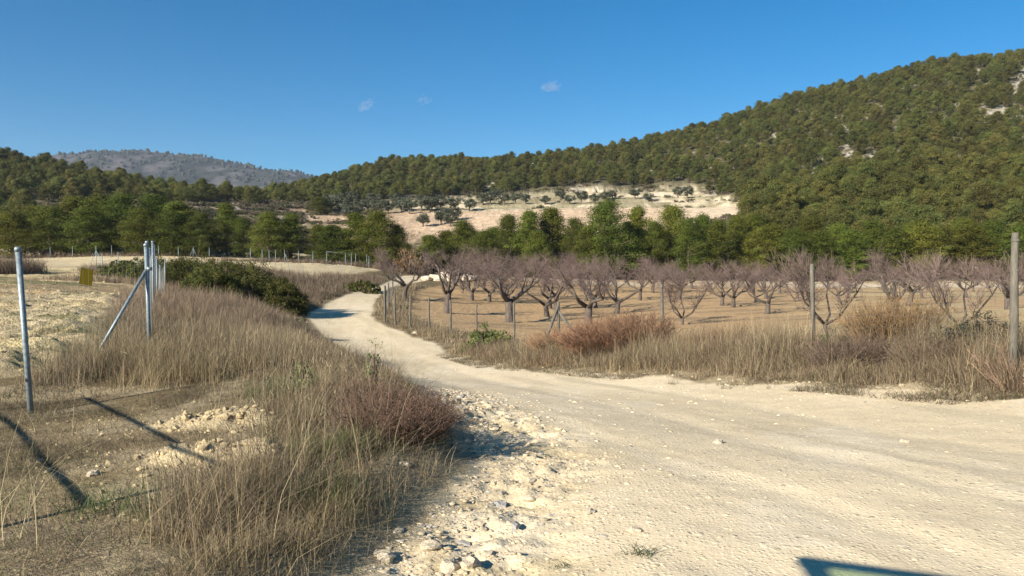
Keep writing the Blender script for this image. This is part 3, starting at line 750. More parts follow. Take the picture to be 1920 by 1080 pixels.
put_almond(1890, 560, 40, 3, .7, 'almond tree partly behind the right tall post')
ra = random.Random(5); seen = []
for y in (66, 74, 84, 94):
    for px in range(780, 2020, 78 if y < 80 else 62):
        p = px+ra.uniform(-14, 14)+(y % 4)*9; yq = y+ra.uniform(-2, 2)
        if p < 880 and y < 70 or p < 820: continue
        if 1200 < p < 1245 and y < 75: continue
        if 1310 < p < 1345 and y < 80: continue
        if 1745 < p < 1800 or ra.random() < .14: continue
        put_almond(p, 0, yq, ra.choice((2, 3, 4, 6, 1, 7, 8)), ra.uniform(.68, 1.0)*(.82 if p > 1250 else 1), 'bare purplish almond tree well back in the middle rows of the orchard' if y < 80 else 'bare purplish almond tree in the back rows right before the pines')

# ------------------------------------------------------------------ grass
def blades(b, pos, ht, wid, lean, col, g, seg=3, tipcol=None):
    """pos (N,3): stalks with a bend; wid in metres"""
    n_ = len(pos); az = g.uniform(0, 6.283, n_); fa = az+g.uniform(-.9, .9, n_)+1.57
    dirv = np.stack([np.cos(az), np.sin(az)], 1); side = np.stack([np.cos(fa), np.sin(fa), np.zeros(n_)], 1)
    vs, cs = [], []
    for i in range(seg+1):
        t = i/seg
        c = pos.copy(); c[:, :2] += dirv*(lean*ht*t**1.7)[:, None]; c[:, 2] += ht*t*(1-.35*np.minimum(lean, 1.2)*t)
        w_ = (wid*(1-.82*t))[:, None]*.5
        vs += [c-side*w_, c+side*w_]
        cc = col if tipcol is None else col*(1-t)+tipcol*t
        cs += [cc, cc]
    k = 2*(seg+1)
    v = np.stack(vs, 1).reshape(-1, 3); c = np.stack(cs, 1).reshape(-1, 3)
    base = np.arange(n_)[:, None]*k
    f = np.concatenate([base+np.array([[2*i, 2*i+1, 2*i+3, 2*i+2]]) for i in range(seg)])
    b.add(v, f, c)
STRAW = np.array([.33, .26, .145]); PALE = np.array([.43, .36, .22]); BROWN = np.array([.165, .118, .076]); GREY = np.array([.215, .17, .12]); GREEN = np.array([.095, .125, .045]); RUST = np.array([.25, .135, .065]); PURP = np.array([.20, .125, .085])
def mixcol(g, n_, items):
    w_ = np.array([k for k, _ in items], float); w_ /= w_.sum()
    return np.array([c for _, c in items])[g.choice(len(items), n_, p=w_)]*g.uniform(.7, 1.3, (n_, 1))
def tufted(g, x, y, k, r):
    """k stalks round each root point"""
    n_ = len(x); xx = np.repeat(x, k)+g.normal(0, 1, n_*k)*np.repeat(r, k); yy = np.repeat(y, k)+g.normal(0, 1, n_*k)*np.repeat(r, k)
    return xx, yy
def grass_patch(name, specs, label=None, heads=None):
    b = MB()
    for (g, x, y, ht, wid, lean, col, tip) in specs:
        if not len(x): continue
        blades(b, np.stack([x, y, H(x, y)-.02], 1), ht, wid, lean, col, g, 3, tip)
    if heads is not None and len(heads): 
        p_, l_, cc_ = heads
        v, f = sticks(p_, p_+l_, .0026); b.add(v, f, np.repeat(cc_, 6, 0))
    o = b.build(name, M_grass); tag(o, label, kind='stuff'); return o
def bank_region(g, n_, ylo, yhi, lo=.0, hi=0.1):
    y = g.uniform(ylo, yhi, n_); a = xf(y)-.9; c = xl(y)-hi; x = a+(c-a)*g.random(n_); return x, y
specs = []
g = np.random.default_rng(31)
def clear(x, y):       # bare clearings on the near bank: 1 where tall grass grows
    n_ = fbm(x*.9+5, y*.9, 3)-.5
    op = smooth(-2.35, -1.5, x+.22*(y-6)+n_*1.3)      # right of the clearing
    far = smooth(9.6, 11.5, y+n_*2)
    lump = np.maximum(ell(x, y, -2.72, 7.35, .9, .42), ell(x, y, -2.2, 6.0, .85, .38))
    cut = smooth(.35, .75, y-(2.9+(x+.85)*-0.2))
    return np.maximum(op, far)*(1-np.minimum(lump*3, 1))*cut
for (ylo, yhi, nt, k, r, hw, hts) in ((3.2, 8, 7800, 13, .075, .0038, (.22, .60)), (8, 13, 4200, 12, .09, .0055, (.35, .7)), (13, 24, 4200, 11, .13, .008, (.25, .60)), (24, 46, 3600, 9, .2, .015, (.3, .62))):
    x, y = bank_region(g, nt, ylo, yhi, hi=.12); ok = g.random(nt) < clear(x, y)*(.35+1.0*smooth(.35, .55, fbm(x*.7, y*.7, 3)))
    ok &= ~((x > xl(y)-.25) & (g.random(nt) < .4))
    x, y = x[ok], y[ok]; xx, yy = tufted(g, x, y, k, np.full(len(x), r))
    hts_ = np.repeat(g.uniform(hts[0], hts[1], len(x)), k)*g.uniform(.45, 1.1, len(x)*k)
    edge_ = np.where(yy < 7.5, np.clip((xl(yy)-xx)/.9, .45, 1), np.clip((xl(yy)-xx)/1.9, .28, 1)); hts_ *= edge_
    kk = np.repeat(fbm(x*.5+90, y*.5, 3), k)
    c = mixcol(g, len(xx), ((.24, STRAW), (.10, PALE), (.30, BROWN), (.30, GREY), (.06, GREEN)))
    yel = smooth(.5, .6, kk)[:, None]; c = (c*(1-.55*yel)+STRAW*.55*yel)*.88
    far_ = smooth(12, 22, yy)[:, None]; c = c*(1-.7*far_)+np.array([.225, .165, .12])*.7*far_*g.uniform(.8, 1.2, (len(xx), 1))+0
    specs.append((g, xx, yy, hts_, np.full(len(xx), hw), g.uniform(.05, 1.0, len(xx)), c, c*1.15))
# low matted litter and short green shoots on the clearing and under everything
for (nn, ylo, yhi, ht, wd) in ((95000, 3.0, 9.5, .11, .0045), (30000, 9.5, 22, .16, .009)):
    x, y = bank_region(g, nn, ylo, yhi, hi=.0); dens = .22+.78*smooth(.38, .52, fbm(x*1.1+7, y*1.1, 4))
    lump = np.maximum(ell(x, y, -2.72, 7.35, .85, .36), ell(x, y, -2.2, 6.0, .75, .30))
    ok = (g.random(nn) < dens)*(lump < .15)*(g.random(nn) < smooth(0, .6, xl(y)-x)); x, y = x[ok], y[ok]
    c = mixcol(g, len(x), ((.40, BROWN*.8), (.32, GREY*.8), (.10, STRAW), (.18, GREEN*.8)))
    specs.append((g, x, y, ht*g.uniform(.3, 1.3, len(x)), np.full(len(x), wd), g.uniform(.4, 2.0, len(x)), c, c))
# tall single pale stalks
nn = 900; x, y = bank_region(g, nn, 3.4, 15, hi=.4); ok = g.random(nn) < clear(x, y)*.6+.12; x, y = x[ok], y[ok]
specs.append((g, x, y, g.uniform(.5, 1.0, len(x)), np.full(len(x), .0035), g.uniform(.1, .5, len(x)), np.repeat(PALE[None], len(x), 0)*.95, np.repeat(PALE[None], len(x), 0)))
# green blades coming up through the dry grass
for cx, cy, rx, ry, nn in ((-2.45, 9.0, .55, .5, 1500), (-1.75, 7.2, .35, .35, 900), (-1.35, 6.0, .4, .3, 900), (-2.3, 4.7, .5, .3, 220), (-1.2, 4.9, .3, .3, 500), (-3.6, 4.9, .6, .35, 160), (-8.2, 16, 1.2, 3.5, 1800), (-7.3, 12.5, .7, 1.6, 900)):
    x = cx+g.normal(0, .5, nn)*rx; y = cy+g.normal(0, .5, nn)*ry; c = mixcol(g, nn, ((.7, GREEN), (.3, GREEN*.7+GREY*.2)))
    specs.append((g, x, y, g.uniform(.08, .30, nn), np.full(nn, .006), g.uniform(.2, 1.4, nn), c, c*1.1))
# broken stalks lying over
nn = 5000; x, y = bank_region(g, nn, 3.3, 14, hi=.05); ok = g.random(nn) < clear(x, y)*.7+.3; x, y = x[ok], y[ok]; c = mixcol(g, len(x), ((.4, STRAW), (.3, PALE), (.3, GREY)))
specs.append((g, x, y, g.uniform(.12, .38, len(x)), np.full(len(x), .0035), g.uniform(1.6, 3.2, len(x)), c, c))
for cx, cy, nst in ((-2.55, 4.15, 14), (-2.9, 4.5, 10), (-2.0, 4.2, 8)):
    x = cx+g.normal(0, .12, nst); y = cy+g.normal(0, .1, nst)
    specs.append((g, x, y, g.uniform(.4, .7, nst), np.full(nst, .0045), g.uniform(.3, 1.0, nst), np.repeat(PALE[None], nst, 0), np.repeat(PALE[None], nst, 0)*1.05))
nn = 3600; x, y = bank_region(g, nn, 3.6, 12, hi=1.0); ok = g.random(nn) < clear(x, y); x, y = x[ok], y[ok]; nn = len(x)
p_ = np.stack([x, y, H(x, y)+g.uniform(.2, .45, nn)], 1); l_ = np.stack([g.normal(0, .03, nn), g.normal(0, .03, nn), g.uniform(.02, .07, nn)], 1)
grass_patch('dry_grass', specs, None, (p_, l_, mixcol(g, nn, ((.5, BROWN), (.3, GREY), (.2, PALE)))))
# right roadside
specs = []; g = np.random.default_rng(41)
def right_region(g, n_, ylo, yhi, w0=.15, w1=1.1):
    y = g.uniform(ylo, yhi, n_); a = xr(y)+w0; c = np.maximum(xg(y)+w1, a+.6); x = a+(c-a)*g.random(n_); return x, y
for (ylo, yhi, nt, k, r, hw, hts, w1) in ((10.2, 14, 3200, 12, .10, .006, (.15, .62), 2.2), (14, 20, 4400, 12, .13, .008, (.2, .86), 1.8), (20, 31, 4200, 11, .15, .011, (.22, .70), 1.5), (31, 48, 2200, 8, .2, .018, (.15, .5), 1.2), (48, 78, 1500, 7, .25, .028, (.2, .6), 1.2)):
    x, y = right_region(g, nt, ylo, yhi, w1=w1)
    din = np.clip((x-xr(y))/1.2, 0, 1)
    ok = g.random(nt) < .12+.88*smooth(.15, .75, din+(fbm(x*.6, y*.6, 3)-.5)*.9); x, y, din = x[ok], y[ok], din[ok]
    xx, yy = tufted(g, x, y, k, np.full(len(x), r)); h_ = np.repeat(g.uniform(hts[0], hts[1], len(x))*(.25+.75*din)*(.38+1.0*smooth(.36, .62, fbm(x*.8+11, y*.8, 3))), k)*g.uniform(.45, 1.1, len(xx))
    c = mixcol(g, len(xx), ((.24, STRAW), (.07, PALE), (.34, BROWN), (.30, GREY), (.05, GREEN)))
    rust = (np.exp(-((yy-23)/4.5)**2)*.8)[:, None]*smooth(.4, .6, fbm(xx*.35+3, yy*.35, 3))[:, None]; c = c*(1-rust)+np.array([.26, .15, .085])*g.uniform(.7, 1.25, (len(xx), 1))*rust
    specs.append((g, xx, yy, h_, np.full(len(xx), hw), g.uniform(.05, 1.15, len(xx)), c, c*1.15))
# low weeds creeping onto the road edge
nn = 34000; y = 9+g.random(nn)**1.6*21; x = xr(y)-.6+g.random(nn)**1.3*2.2
ok = g.random(nn) < smooth(.44, .60, fbm(x*1.3+3, y*1.6, 4)); x, y = x[ok], y[ok]
c = mixcol(g, len(x), ((.45, BROWN*.75), (.3, GREY*.8), (.17, GREEN*.8), (.08, STRAW)))
specs.append((g, x, y, g.uniform(.03, .19, len(x)), np.full(len(x), .009), g.uniform(.4, 1.8, len(x)), c, c))
# tangled thin stems through the verge and the bank
for rf, n0, w_ in ((0, 9000, .007), (1, 9000, .0045)):
    if rf == 0: y = g.uniform(10, 30, n0); x = xr(y)+.3+g.random(n0)*np.maximum(xg(y)-xr(y)+1.2, .6)
    else:
        x, y = bank_region(g, n0, 3.4, 20, hi=.1); k_ = g.random(n0) < clear(x, y); x, y = x[k_], y[k_]
    c = mixcol(g, len(x), ((.5, BROWN*.9), (.4, GREY), (.1, STRAW)))
    specs.append((g, x, y, g.uniform(.2, .75, len(x)), np.full(len(x), w_), g.uniform(.6, 1.9, len(x)), c, c*1.2))
# straw grass farther into the orchard on the right
nn = 3000; y = g.uniform(14, 40, nn); x = xg(y)+.5+g.random(nn)*(7+.2*y); ok = (x > at(1230, 1)*y)&(g.random(nn) < smooth(.42, .58, fbm(x*.3, y*.5, 3))); x, y = x[ok], y[ok]
xx, yy = tufted(g, x, y, 8, np.full(len(x), .18)); c = mixcol(g, len(xx), ((.6, STRAW), (.25, PALE), (.15, GREY)))
specs.append((g, xx, yy, g.uniform(.1, .45, len(xx)), np.full(len(xx), .014), g.uniform(.1, .8, len(xx)), c, c))
grass_patch('roadside_grass', specs)

# ------------------------------------------------------------------ scrub on the mounds left of the far road
specs = []; g = np.random.default_rng(51)
def mound(cx, cy, rx, ry, nt, hts, cols, k=12, wd=.03, rad=.3):
    a = g.uniform(0, 6.283, nt); q = np.sqrt(g.random(nt)); x = cx+np.cos(a)*q*rx; y = cy+np.sin(a)*q*ry
    ok = (x < xl(y)-.5); x, y = x[ok], y[ok]
    xx, yy = tufted(g, x, y, k, np.full(len(x), rad)); c = mixcol(g, len(xx), cols)
    specs.append((g, xx, yy, np.repeat(g.uniform(hts[0], hts[1], len(x)), k)*g.uniform(.5, 1.1, len(xx)), np.full(len(xx), wd), g.uniform(.1, 1.1, len(xx)), c, c*1.1))
BR = ((.5, np.array([.20, .145, .105])), (.3, GREY*.9), (.12, BROWN), (.08, GREEN*.8))
mound(-26, 66, 8.5, 8, 900, (.5, 1.1), BR); mound(-17.5, 64, 4.5, 11, 800, (.4, 1.0), BR); mound(-15, 76, 3, 7, 350, (.4, .9), BR); mound(-33, 72, 5, 6, 350, (.5, .9), BR)
mound(-14, 56, 1.8, 5, 240, (.3, .8), BR); mound(-42, 62, 4, 3, 260, (.3, .7), ((.6, STRAW*.8), (.4, GREY)))
mound(at(2, 62), 62, 2.6, 3, 420, (1.0, 2.1), BR)
mound(at(60, 118), 114, 30, 2.5, 700, (.3, .9), BR, wd=.05); mound(at(600, 103), 101, 14, 2, 420, (.3, .9), BR, wd=.05)
mound(-24.0, 50, 5, 3, 300, (.3, .7), ((.7, np.array([.23, .175, .125])), (.3, STRAW*.8)))
grass_patch('scrub_grass', specs)

# ------------------------------------------------------------------ shrubs
def stem_shrub(name, x, y, rad, ht, n_, col, label, wid=.006, spread=1.0, side=0., leafcol=None, rz=0, group=None):
    g = np.random.default_rng(int(abs(x*31+y*17))+5); b = MB()
    a = g.uniform(0, 6.283, n_); q = np.sqrt(g.random(n_)); p = np.stack([np.cos(a)*q*rad*.45, np.sin(a)*q*rad*.45, np.zeros(n_)], 1)
    p[:, 2] = H(x+p[:, 0], y+p[:, 1])-h1(x, y)-.03
    d = np.stack([np.cos(a)*q*spread+side, np.sin(a)*q*spread, np.full(n_, 1.0)], 1)+g.normal(0, .22, (n_, 3)); d /= np.linalg.norm(d, axis=1)[:, None]
    L = ht*g.uniform(.6, 1.15, n_)
    p1 = p+d*(L*.6)[:, None]; d2 = d+np.array([0, 0, .25])+g.normal(0, .2, (n_, 3)); d2 /= np.linalg.norm(d2, axis=1)[:, None]; p2 = p1+d2*(L*.5)[:, None]
    cc = np.array(col)*g.uniform(.65, 1.35, (n_, 1))
    v, f = sticks(p, p1, wid); b.add(v, f, np.repeat(cc, 6, 0)); v, f = sticks(p1, p2, wid*.6); b.add(v, f, np.repeat(cc*1.1, 6, 0))
    j = g.integers(0, n_, n_*3); t = g.uniform(.2, 1, n_*3)[:, None]; s0 = p1[j]+(p2[j]-p1[j])*t; dd = d2[j]+g.normal(0, .55, (n_*3, 3)); dd /= np.linalg.norm(dd, axis=1)[:, None]
    s1 = s0+dd*(L[j]*g.uniform(.12, .3, n_*3))[:, None]
    v, f = sticks(s0, s1, wid*.5); b.add(v, f, np.repeat(cc[j]*1.15, 6, 0))
    stems = b
    o = empty(name, (x, y, h1(x, y)), rz); tag(o, label, 'shrub', group)
    stems.build('stems', M_grass, o)
    if leafcol is not None:
        lb = MB(); v, q_, ci = leaves(s1[::2], np.full(len(s1[::2]), .035), 2, max(.014, wid*3.2), g, 1, .3, .6); lb.add(v, q_, np.array(leafcol)*g.uniform(.7, 1.3, len(s1[::2]))[ci][:, None]); lb.build('foliage', M_leaf, o)
    return o
def leafy_shrub(name, x, y, rx, ry, ht, nC, per, size, col, label, group=None, asp=.5, rz=0):
    g = np.random.default_rng(int(abs(x*13+y*29))+9)
    a = g.uniform(0, 6.283, nC); el = np.arcsin(g.uniform(-.1, 1, nC)); q = g.uniform(.5, 1, nC)**.5
    cs = np.stack([np.cos(a)*np.cos(el)*rx*q, np.sin(a)*np.cos(el)*ry*q, np.abs(np.sin(el))*ht*.86*q+ht*.10], 1)
    cs += g.normal(0, .09, (nC, 3))*ht
    gz = H(x+cs[:, 0], y+cs[:, 1])-h1(x, y); cs[:, 2] += gz
    v, q_, ci = leaves(cs, g.uniform(.13, .26, nC)*ht, per, size, g, .8, .4, asp)
    tone = g.uniform(.62, 1.4, nC); warm = g.uniform(-.1, .18, nC)
    b = MB(); b.add(v, q_, np.array(col)*tone[ci][:, None]*np.stack([1+warm[ci], 1+0*warm[ci], 1-warm[ci]*.3], 1))
    o = empty(name, (x, y, h1(x, y)), rz); tag(o, label, 'shrub', group)
    k = min(60, nC); j = np.arange(k)*(nC//k); p0 = np.stack([cs[j, 0]*.2, cs[j, 1]*.2, np.zeros(k)-.1], 1); v, f = sticks(p0, cs[j], .022*ht)
    sb = MB(); sb.add(v, f, (.16, .12, .09)); sb.build('stems', M_twig, o)
    b.build('foliage', M_leaf, o); return o
LG = 'green lentisk shrubs in the hedge beside the road'
LC = (.075, .083, .020)
hedge = [(-13.3, 46.4, 1.3, 1.6, 1.8, 'dark green rounded shrub at the road end of the hedge, casting shadow on the road'), (-15.2, 47.2, 1.8, 2.0, 2.2, 'dark green hedge shrub second from the road'), (-17.6, 48.6, 1.9, 2.0, 2.0, 'dark green shrub in the middle of the hedge behind the grassy bank'),
         (-20.2, 50.5, 2.1, 2.0, 1.9, 'dark green shrub in the hedge left of its middle'), (-23.2, 53, 2.3, 2.0, 1.8, 'dark green shrub near the left end of the hedge behind the steel posts'), (-16.5, 44.0, 1.7, 1.6, 1.5, 'lower dark green shrub in front of the hedge middle')]
for x, y, rx, ry, ht, lb in hedge: leafy_shrub('lentisk_shrub', x, y, rx, ry, ht, 170, 110, .10, LC, lb, LG)
leafy_shrub('lentisk_shrub', at(255, 58), 58, 2.3, 1.6, 1.35, 120, 40, .16, LC, 'dark green shrub inside the left field behind the thin fence posts', LG)
leafy_shrub('lentisk_shrub', at(225, 60), 60, 1.6, 1.4, 1.1, 80, 40, .16, LC, 'small dark green shrub at the corner of the left field fence', LG)
leafy_shrub('lentisk_shrub', at(690, 68), 66, 1.5, 1.6, .95, 80, 40, .16, LC, 'low dark green shrub at the left edge of the far road', LG)
leafy_shrub('grey_shrub', at(548, 36), 36, .9, .8, .75, 60, 40, .11, (.12, .135, .075), 'small grey-green shrub at the foot of the hedge near the road')
leafy_shrub('green_shrub', at(905, 30), 30, .62, .5, 1.0, 60, 34, .09, (.105, .135, .04), 'bright green leafy shrub by the thin posts of the right fence')
leafy_shrub('green_shrub', at(935, 29.3), 29.3, .5, .45, .75, 46, 34, .09, (.105, .135, .04), 'smaller bright green shrub leaning right beside the leafy one at the right fence')
leafy_shrub('green_shrub', at(1562, 14.2), 14.2, .22, .2, .55, 34, 26, .06, (.07, .10, .035), 'small upright green bush in the dry grass right of the middle tall post')
leafy_shrub('dark_shrub', at(1835, 12.6), 12.6, .75, .5, .62, 90, 40, .05, (.05, .05, .03), 'dark low thicket in front of the right tall post')
leafy_shrub('russet_bush', at(772, 100), 100, 2.0, 1.8, 3.6, 60, 16, .26, (.16, .10, .05), 'russet autumn bush left of the pine belt above the road bend')
stem_shrub('dry_shrub', -1.0, 6.6, .62, .40, 620, (.135, .085, .062), 'big reddish brown dry shrub at the left road edge', .0036, 1.35, .3, (.17, .11, .08))
stem_shrub('dry_shrub', -1.5, 7.7, .5, .36, 420, (.16, .11, .075), 'brown dry shrub behind the reddish one on the left bank', .0042, 1.0, .1, (.17, .12, .085))
stem_shrub('broom_shrub', at(1135, 21.5), 21.5, 1.1, .95, 900, (.20, .115, .07), 'wide rust brown broom shrub on the right verge leaning left', .009, 1.3, -.45)
stem_shrub('broom_shrub', at(1195, 20.5), 20.7, .8, .95, 600, (.20, .12, .075), 'rust brown broom shrub right of the wide leaning one', .009, 1.0, .1)
stem_shrub('broom_shrub', at(1050, 23.5), 23.5, .9, .75, 600, (.27, .17, .10), 'tan brown broom shrub at the foot of the tripod fence post', .009, 1.1, -.2)
stem_shrub('broom_shrub', at(1670, 14.8), 14.8, .75, .85, 650, (.22, .145, .075), 'ginger brown tall grassy shrub left of the right tall post', .007, .8, 0)
stem_shrub('dry_shrub', at(1590, 13.4), 13.4, .7, .55, 500, (.14, .10, .075), 'dark grey brown scrub below the ginger shrub', .006, 1.2, 0)
stem_shrub('dry_shrub', at(1740, 12.2), 12.2, .5, .5, 320, (.15, .11, .075), 'dark brown scrub at the road edge with pale grass before it', .0055, 1.1, 0)
stem_shrub('dry_shrub', at(1905, 10.4), 10.4, .3, .6, 60, (.24, .16, .11), 'sparse bare reddish twigs in front of the right tall post', .006, 1.1, -.15)
stem_shrub('dry_shrub', at(1380, 16.8), 16.8, .9, .5, 520, (.19, .14, .09), 'grey brown scrub midway along the right verge', .006, 1.2, 0)
for px, y, ht, lb in ((700, 9.8, .5, 'tall leafy green weed sprouting above the reddish shrub'), (690, 9.4, .3, 'short green weed beside the tall one at the road edge'), (575, 7.9, .45, 'pale green weed among straw on the left bank')):
    leafy_shrub('green_weed', at(px, y), y, .06, .06, ht, 22, 16, .035, (.12, .16, .06), lb)
for px, py_, lb in ((1205, 1045, 'small flat green grass tuft on the road'), (1055, 1052, 'tiny green plant on the road')):
    y = 1.6*F/(py_-500); x = at(px, y); g = np.random.default_rng(int(px)); n_ = 46 if px > 1100 else 22
    b = MB(); r_ = .05; p = np.stack([g.normal(0, r_, n_), g.normal(0, r_*.6, n_), np.zeros(n_)-.005], 1)
    blades(b, p, g.uniform(.04, .10, n_)*(1 if px > 1100 else .6), np.full(n_, .005), g.uniform(.5, 2.2, n_), np.array([.075, .095, .04])*g.uniform(.6, 1.3, (n_, 1)), g)
    o = b.build('grass_tuft', M_grass, loc=(x, y, h1(x, y))); tag(o, lb, 'grass tuft')

# ------------------------------------------------------------------ stones
def stone_mesh(seed, mat, sub=ICO2):
    g = np.random.default_rng(seed); v, f = sub; v = v*g.uniform(.72, 1.2, (len(v), 1))*np.array([1.25, .9, .62]); v[:, 2] = np.maximum(v[:, 2], -.3)
    b = MB(); b.add(v, f, (1, 1, 1)); return b.mesh('stone', mat, False)
STN = [stone_mesh(600+k, M_stone if k % 4 else M_gstone) for k in range(8)]
def stone(px, py, size, k, label, group='loose stones in the roadside rubble'):
    y = CAMZ*F/(py-500)
    for _ in range(4): y = (CAMZ-h1(at(px, y), y))*F/(py-500)
    x = at(px, y); o = link_mesh('stone', STN[k], None, (x, y, h1(x, y)+size*.04), R.uniform(0, 6.28), (size*.6,)*3); tag(o, label, 'stone', group)
for a in ((758, 882, .075, 1, 'pale stone at the tip of the rubble below the reddish shrub'), (800, 832, .07, 2, 'pale stone beside the shadow of the reddish shrub'), (876, 830, .07, 3, 'round pale stone at the upper end of the rubble'),
          (996, 905, .06, 5, 'pale flat stone left of the dark clod'), (935, 950, .085, 0, 'blue-grey stone in the middle of the rubble'), (965, 992, .08, 4, 'grey flat stone below the middle of the rubble'), (993, 938, .09, 7, 'pale wedge stone right of the grey stone'),
          (1108, 965, .06, 6, 'bright white stone standing on the rubble right side'), (1190, 1000, .075, 1, 'long whitish stone on the road right of the rubble'), (868, 1005, .09, 4, 'grey boulder at the lower end of the rubble'),
          (805, 1032, .095, 2, 'tan stone at the lower left rubble edge'), (842, 1062, .12, 3, 'large pale stone at the bottom of the rubble'), (915, 1045, .06, 5, 'small white stone near the bottom rubble'), (880, 1062, .1, 6, 'flat pale stone beside the large bottom stone'), (720, 1050, .1, 1, 'pale stone half under the grass edge at the bottom'),
          (745, 1000, .06, 7, 'tan stone on the crumbled bank edge'), (905, 992, .05, 2, 'small pale stone above the grey boulder'), (1350, 832, .09, 3, 'flat pale stone alone on the middle of the road'), (1700, 830, .07, 5, 'lone pale pebble stone on the right of the road'),
          (170, 893, .085, 1, 'white stone in the dry clearing left of the shadow'), (463, 888, .06, 2, 'white stone at the corner of the gate shadow'), (1880, 695, .28, 0, 'broad grey boulder under the dark thicket by the right post'), (778, 626, .28, 3, 'white stone under the thin posts of the right fence'), (950, 655, .3, 6, 'pale stone in the grass below the green shrub')):
    stone(*a)
# heap of pale rocks at the back of the orchard
for i, (px, y, s) in enumerate(((826, 88, .9), (838, 89, 1.2), (850, 87, .8), (812, 90, .7), (872, 90, .9), (886, 91, .7), (800, 88, .6), (845, 92, 1.0))):
    x = at(px, y); o = link_mesh('stone', STN[(i % 3)+1], None, (x, y, h1(x, y)+s*.3), R.uniform(0, 6.28), (s, s, s)); tag(o, 'pale boulder in the stone heap at the back of the orchard', 'stone', 'boulders of the orchard stone heap')
# pebbles and crumbs
g = np.random.default_rng(61); n_ = 11000
y = 3.2+g.random(n_)**1.7*11; x = xl(y)+.15+np.abs(g.normal(0, .55, n_))-.12*g.random(n_)
m2 = 1500; y2 = g.uniform(3.3, 14, m2); x2 = xl(y2)+g.random(m2)*7
m4 = 900; y4 = g.uniform(9.5, 24, m4); x4 = xr(y4)-g.random(m4)**2*1.5+.3
x = np.concatenate([x, x2, x4]); y = np.concatenate([y, y2, y4]); n_ = len(x)
s = .003+.018*g.random(n_)**6.0; s[:11000] *= 1.3; s *= np.clip(y/7, .8, 1.6)
vb, fb = ICO
v = vb[None]*(1+g.uniform(-.3, .3, (n_, 12, 1)))*s[:, None, None]*np.stack([g.uniform(.8, 1.5, n_), g.uniform(.7, 1.2, n_), g.uniform(.45, .8, n_)], 1)[:, None]
v = v+np.stack([x, y, H(x, y)+s*.02], 1)[:, None]
c = np.where((g.random(n_) < .13)[:, None], np.array([[.44, .41, .35]]), np.array([[.60, .50, .345]]))*g.uniform(.72, 1.22, (n_, 1))
b = MB(); b.add(v, (fb[None]+(np.arange(n_)*12)[:, None, None]).reshape(-1, 3), np.repeat(c, 12, 0)); tag(b.build('gravel', M_grass), kind='stuff')
# clods on the ploughed field
n_ = 700; y = 8+g.random(n_)**1.5*50; x = xf(y)-1.2-g.random(n_)*(3+.45*y); s = g.uniform(.015, .055, n_)*np.clip(y/14, .7, 1.7)
v = vb[None]*(1+g.uniform(-.35, .35, (n_, 12, 1)))*s[:, None, None]*np.stack([g.uniform(.8, 1.4, n_), g.uniform(.8, 1.3, n_), g.uniform(.5, .8, n_)], 1)[:, None]+np.stack([x, y, H(x, y)+s*.2], 1)[:, None]
c = np.array([[.58, .47, .265]])*g.uniform(.7, 1.2, (n_, 1))
b = MB(); b.add(v, (fb[None]+(np.arange(n_)*12)[:, None, None]).reshape(-1, 3), np.repeat(c, 12, 0)); tag(b.build('soil_clods', M_grass), kind='stuff')

# crumbled clay round the two lumps and over the clearing
n_ = 1500; cx = np.where(g.random(n_) < .5, -2.72, -2.2); cy = np.where(cx < -2.5, 7.35, 6.0)
x = cx+g.normal(0, .42, n_); y = cy+g.normal(0, .2, n_); x[900:] = g.uniform(-5, -1.6, 600); y[900:] = g.uniform(4.5, 9, 600)
s = .004+.028*g.random(n_)**3.2; s[900:] *= .6
v = vb[None]*(1+g.uniform(-.35, .35, (n_, 12, 1)))*s[:, None, None]*np.stack([g.uniform(.8, 1.4, n_), g.uniform(.8, 1.3, n_), g.uniform(.6, 1, n_)], 1)[:, None]+np.stack([x, y, H(x, y)+s*.2], 1)[:, None]
c = np.array([[.54, .435, .26]])*g.uniform(.7, 1.2, (n_, 1))
b = MB(); b.add(v, (fb[None]+(np.arange(n_)*12)[:, None, None]).reshape(-1, 3), np.repeat(c, 12, 0)); tag(b.build('clay_crumbs', M_grass), kind='stuff')
# ------------------------------------------------------------------ fences
def steel_post(b, x, y, ht, r=.024, lean=(0, 0), z=None):
    z = h1(x, y) if z is None else z
    v, f = tube([(x, y, z-.3), (x+lean[0], y+lean[1], z+ht)], (r, r), 10); b.add(v, f)
    return np.array([x+lean[0], y+lean[1], z+ht])
def wire_mesh(b, A, B_, ht, nh, dv, r):
    """A,B: ground points of two posts"""
    A = np.array(A); B_ = np.array(B_); L = np.linalg.norm(B_-A); k = max(2, int(L/dv))
    t = np.linspace(0, 1, k+1); g_ = A+(B_-A)*t[:, None]
    g_[:, 2] = np.array([h1(q[0], q[1]) for q in g_]) if L < 12 else g_[:, 2]
    lo = g_+np.array([0, 0, .06]); hi = g_+np.array([0, 0, ht])
    p0 = [lo]; p1 = [hi]
    for i in range(nh):
        q = lo+(hi-lo)*(i/(nh-1))**.85
        p0.append(q[:-1]); p1.append(q[1:])
    v, f = sticks(np.concatenate(p0), np.concatenate(p1), r); b.add(v, f)
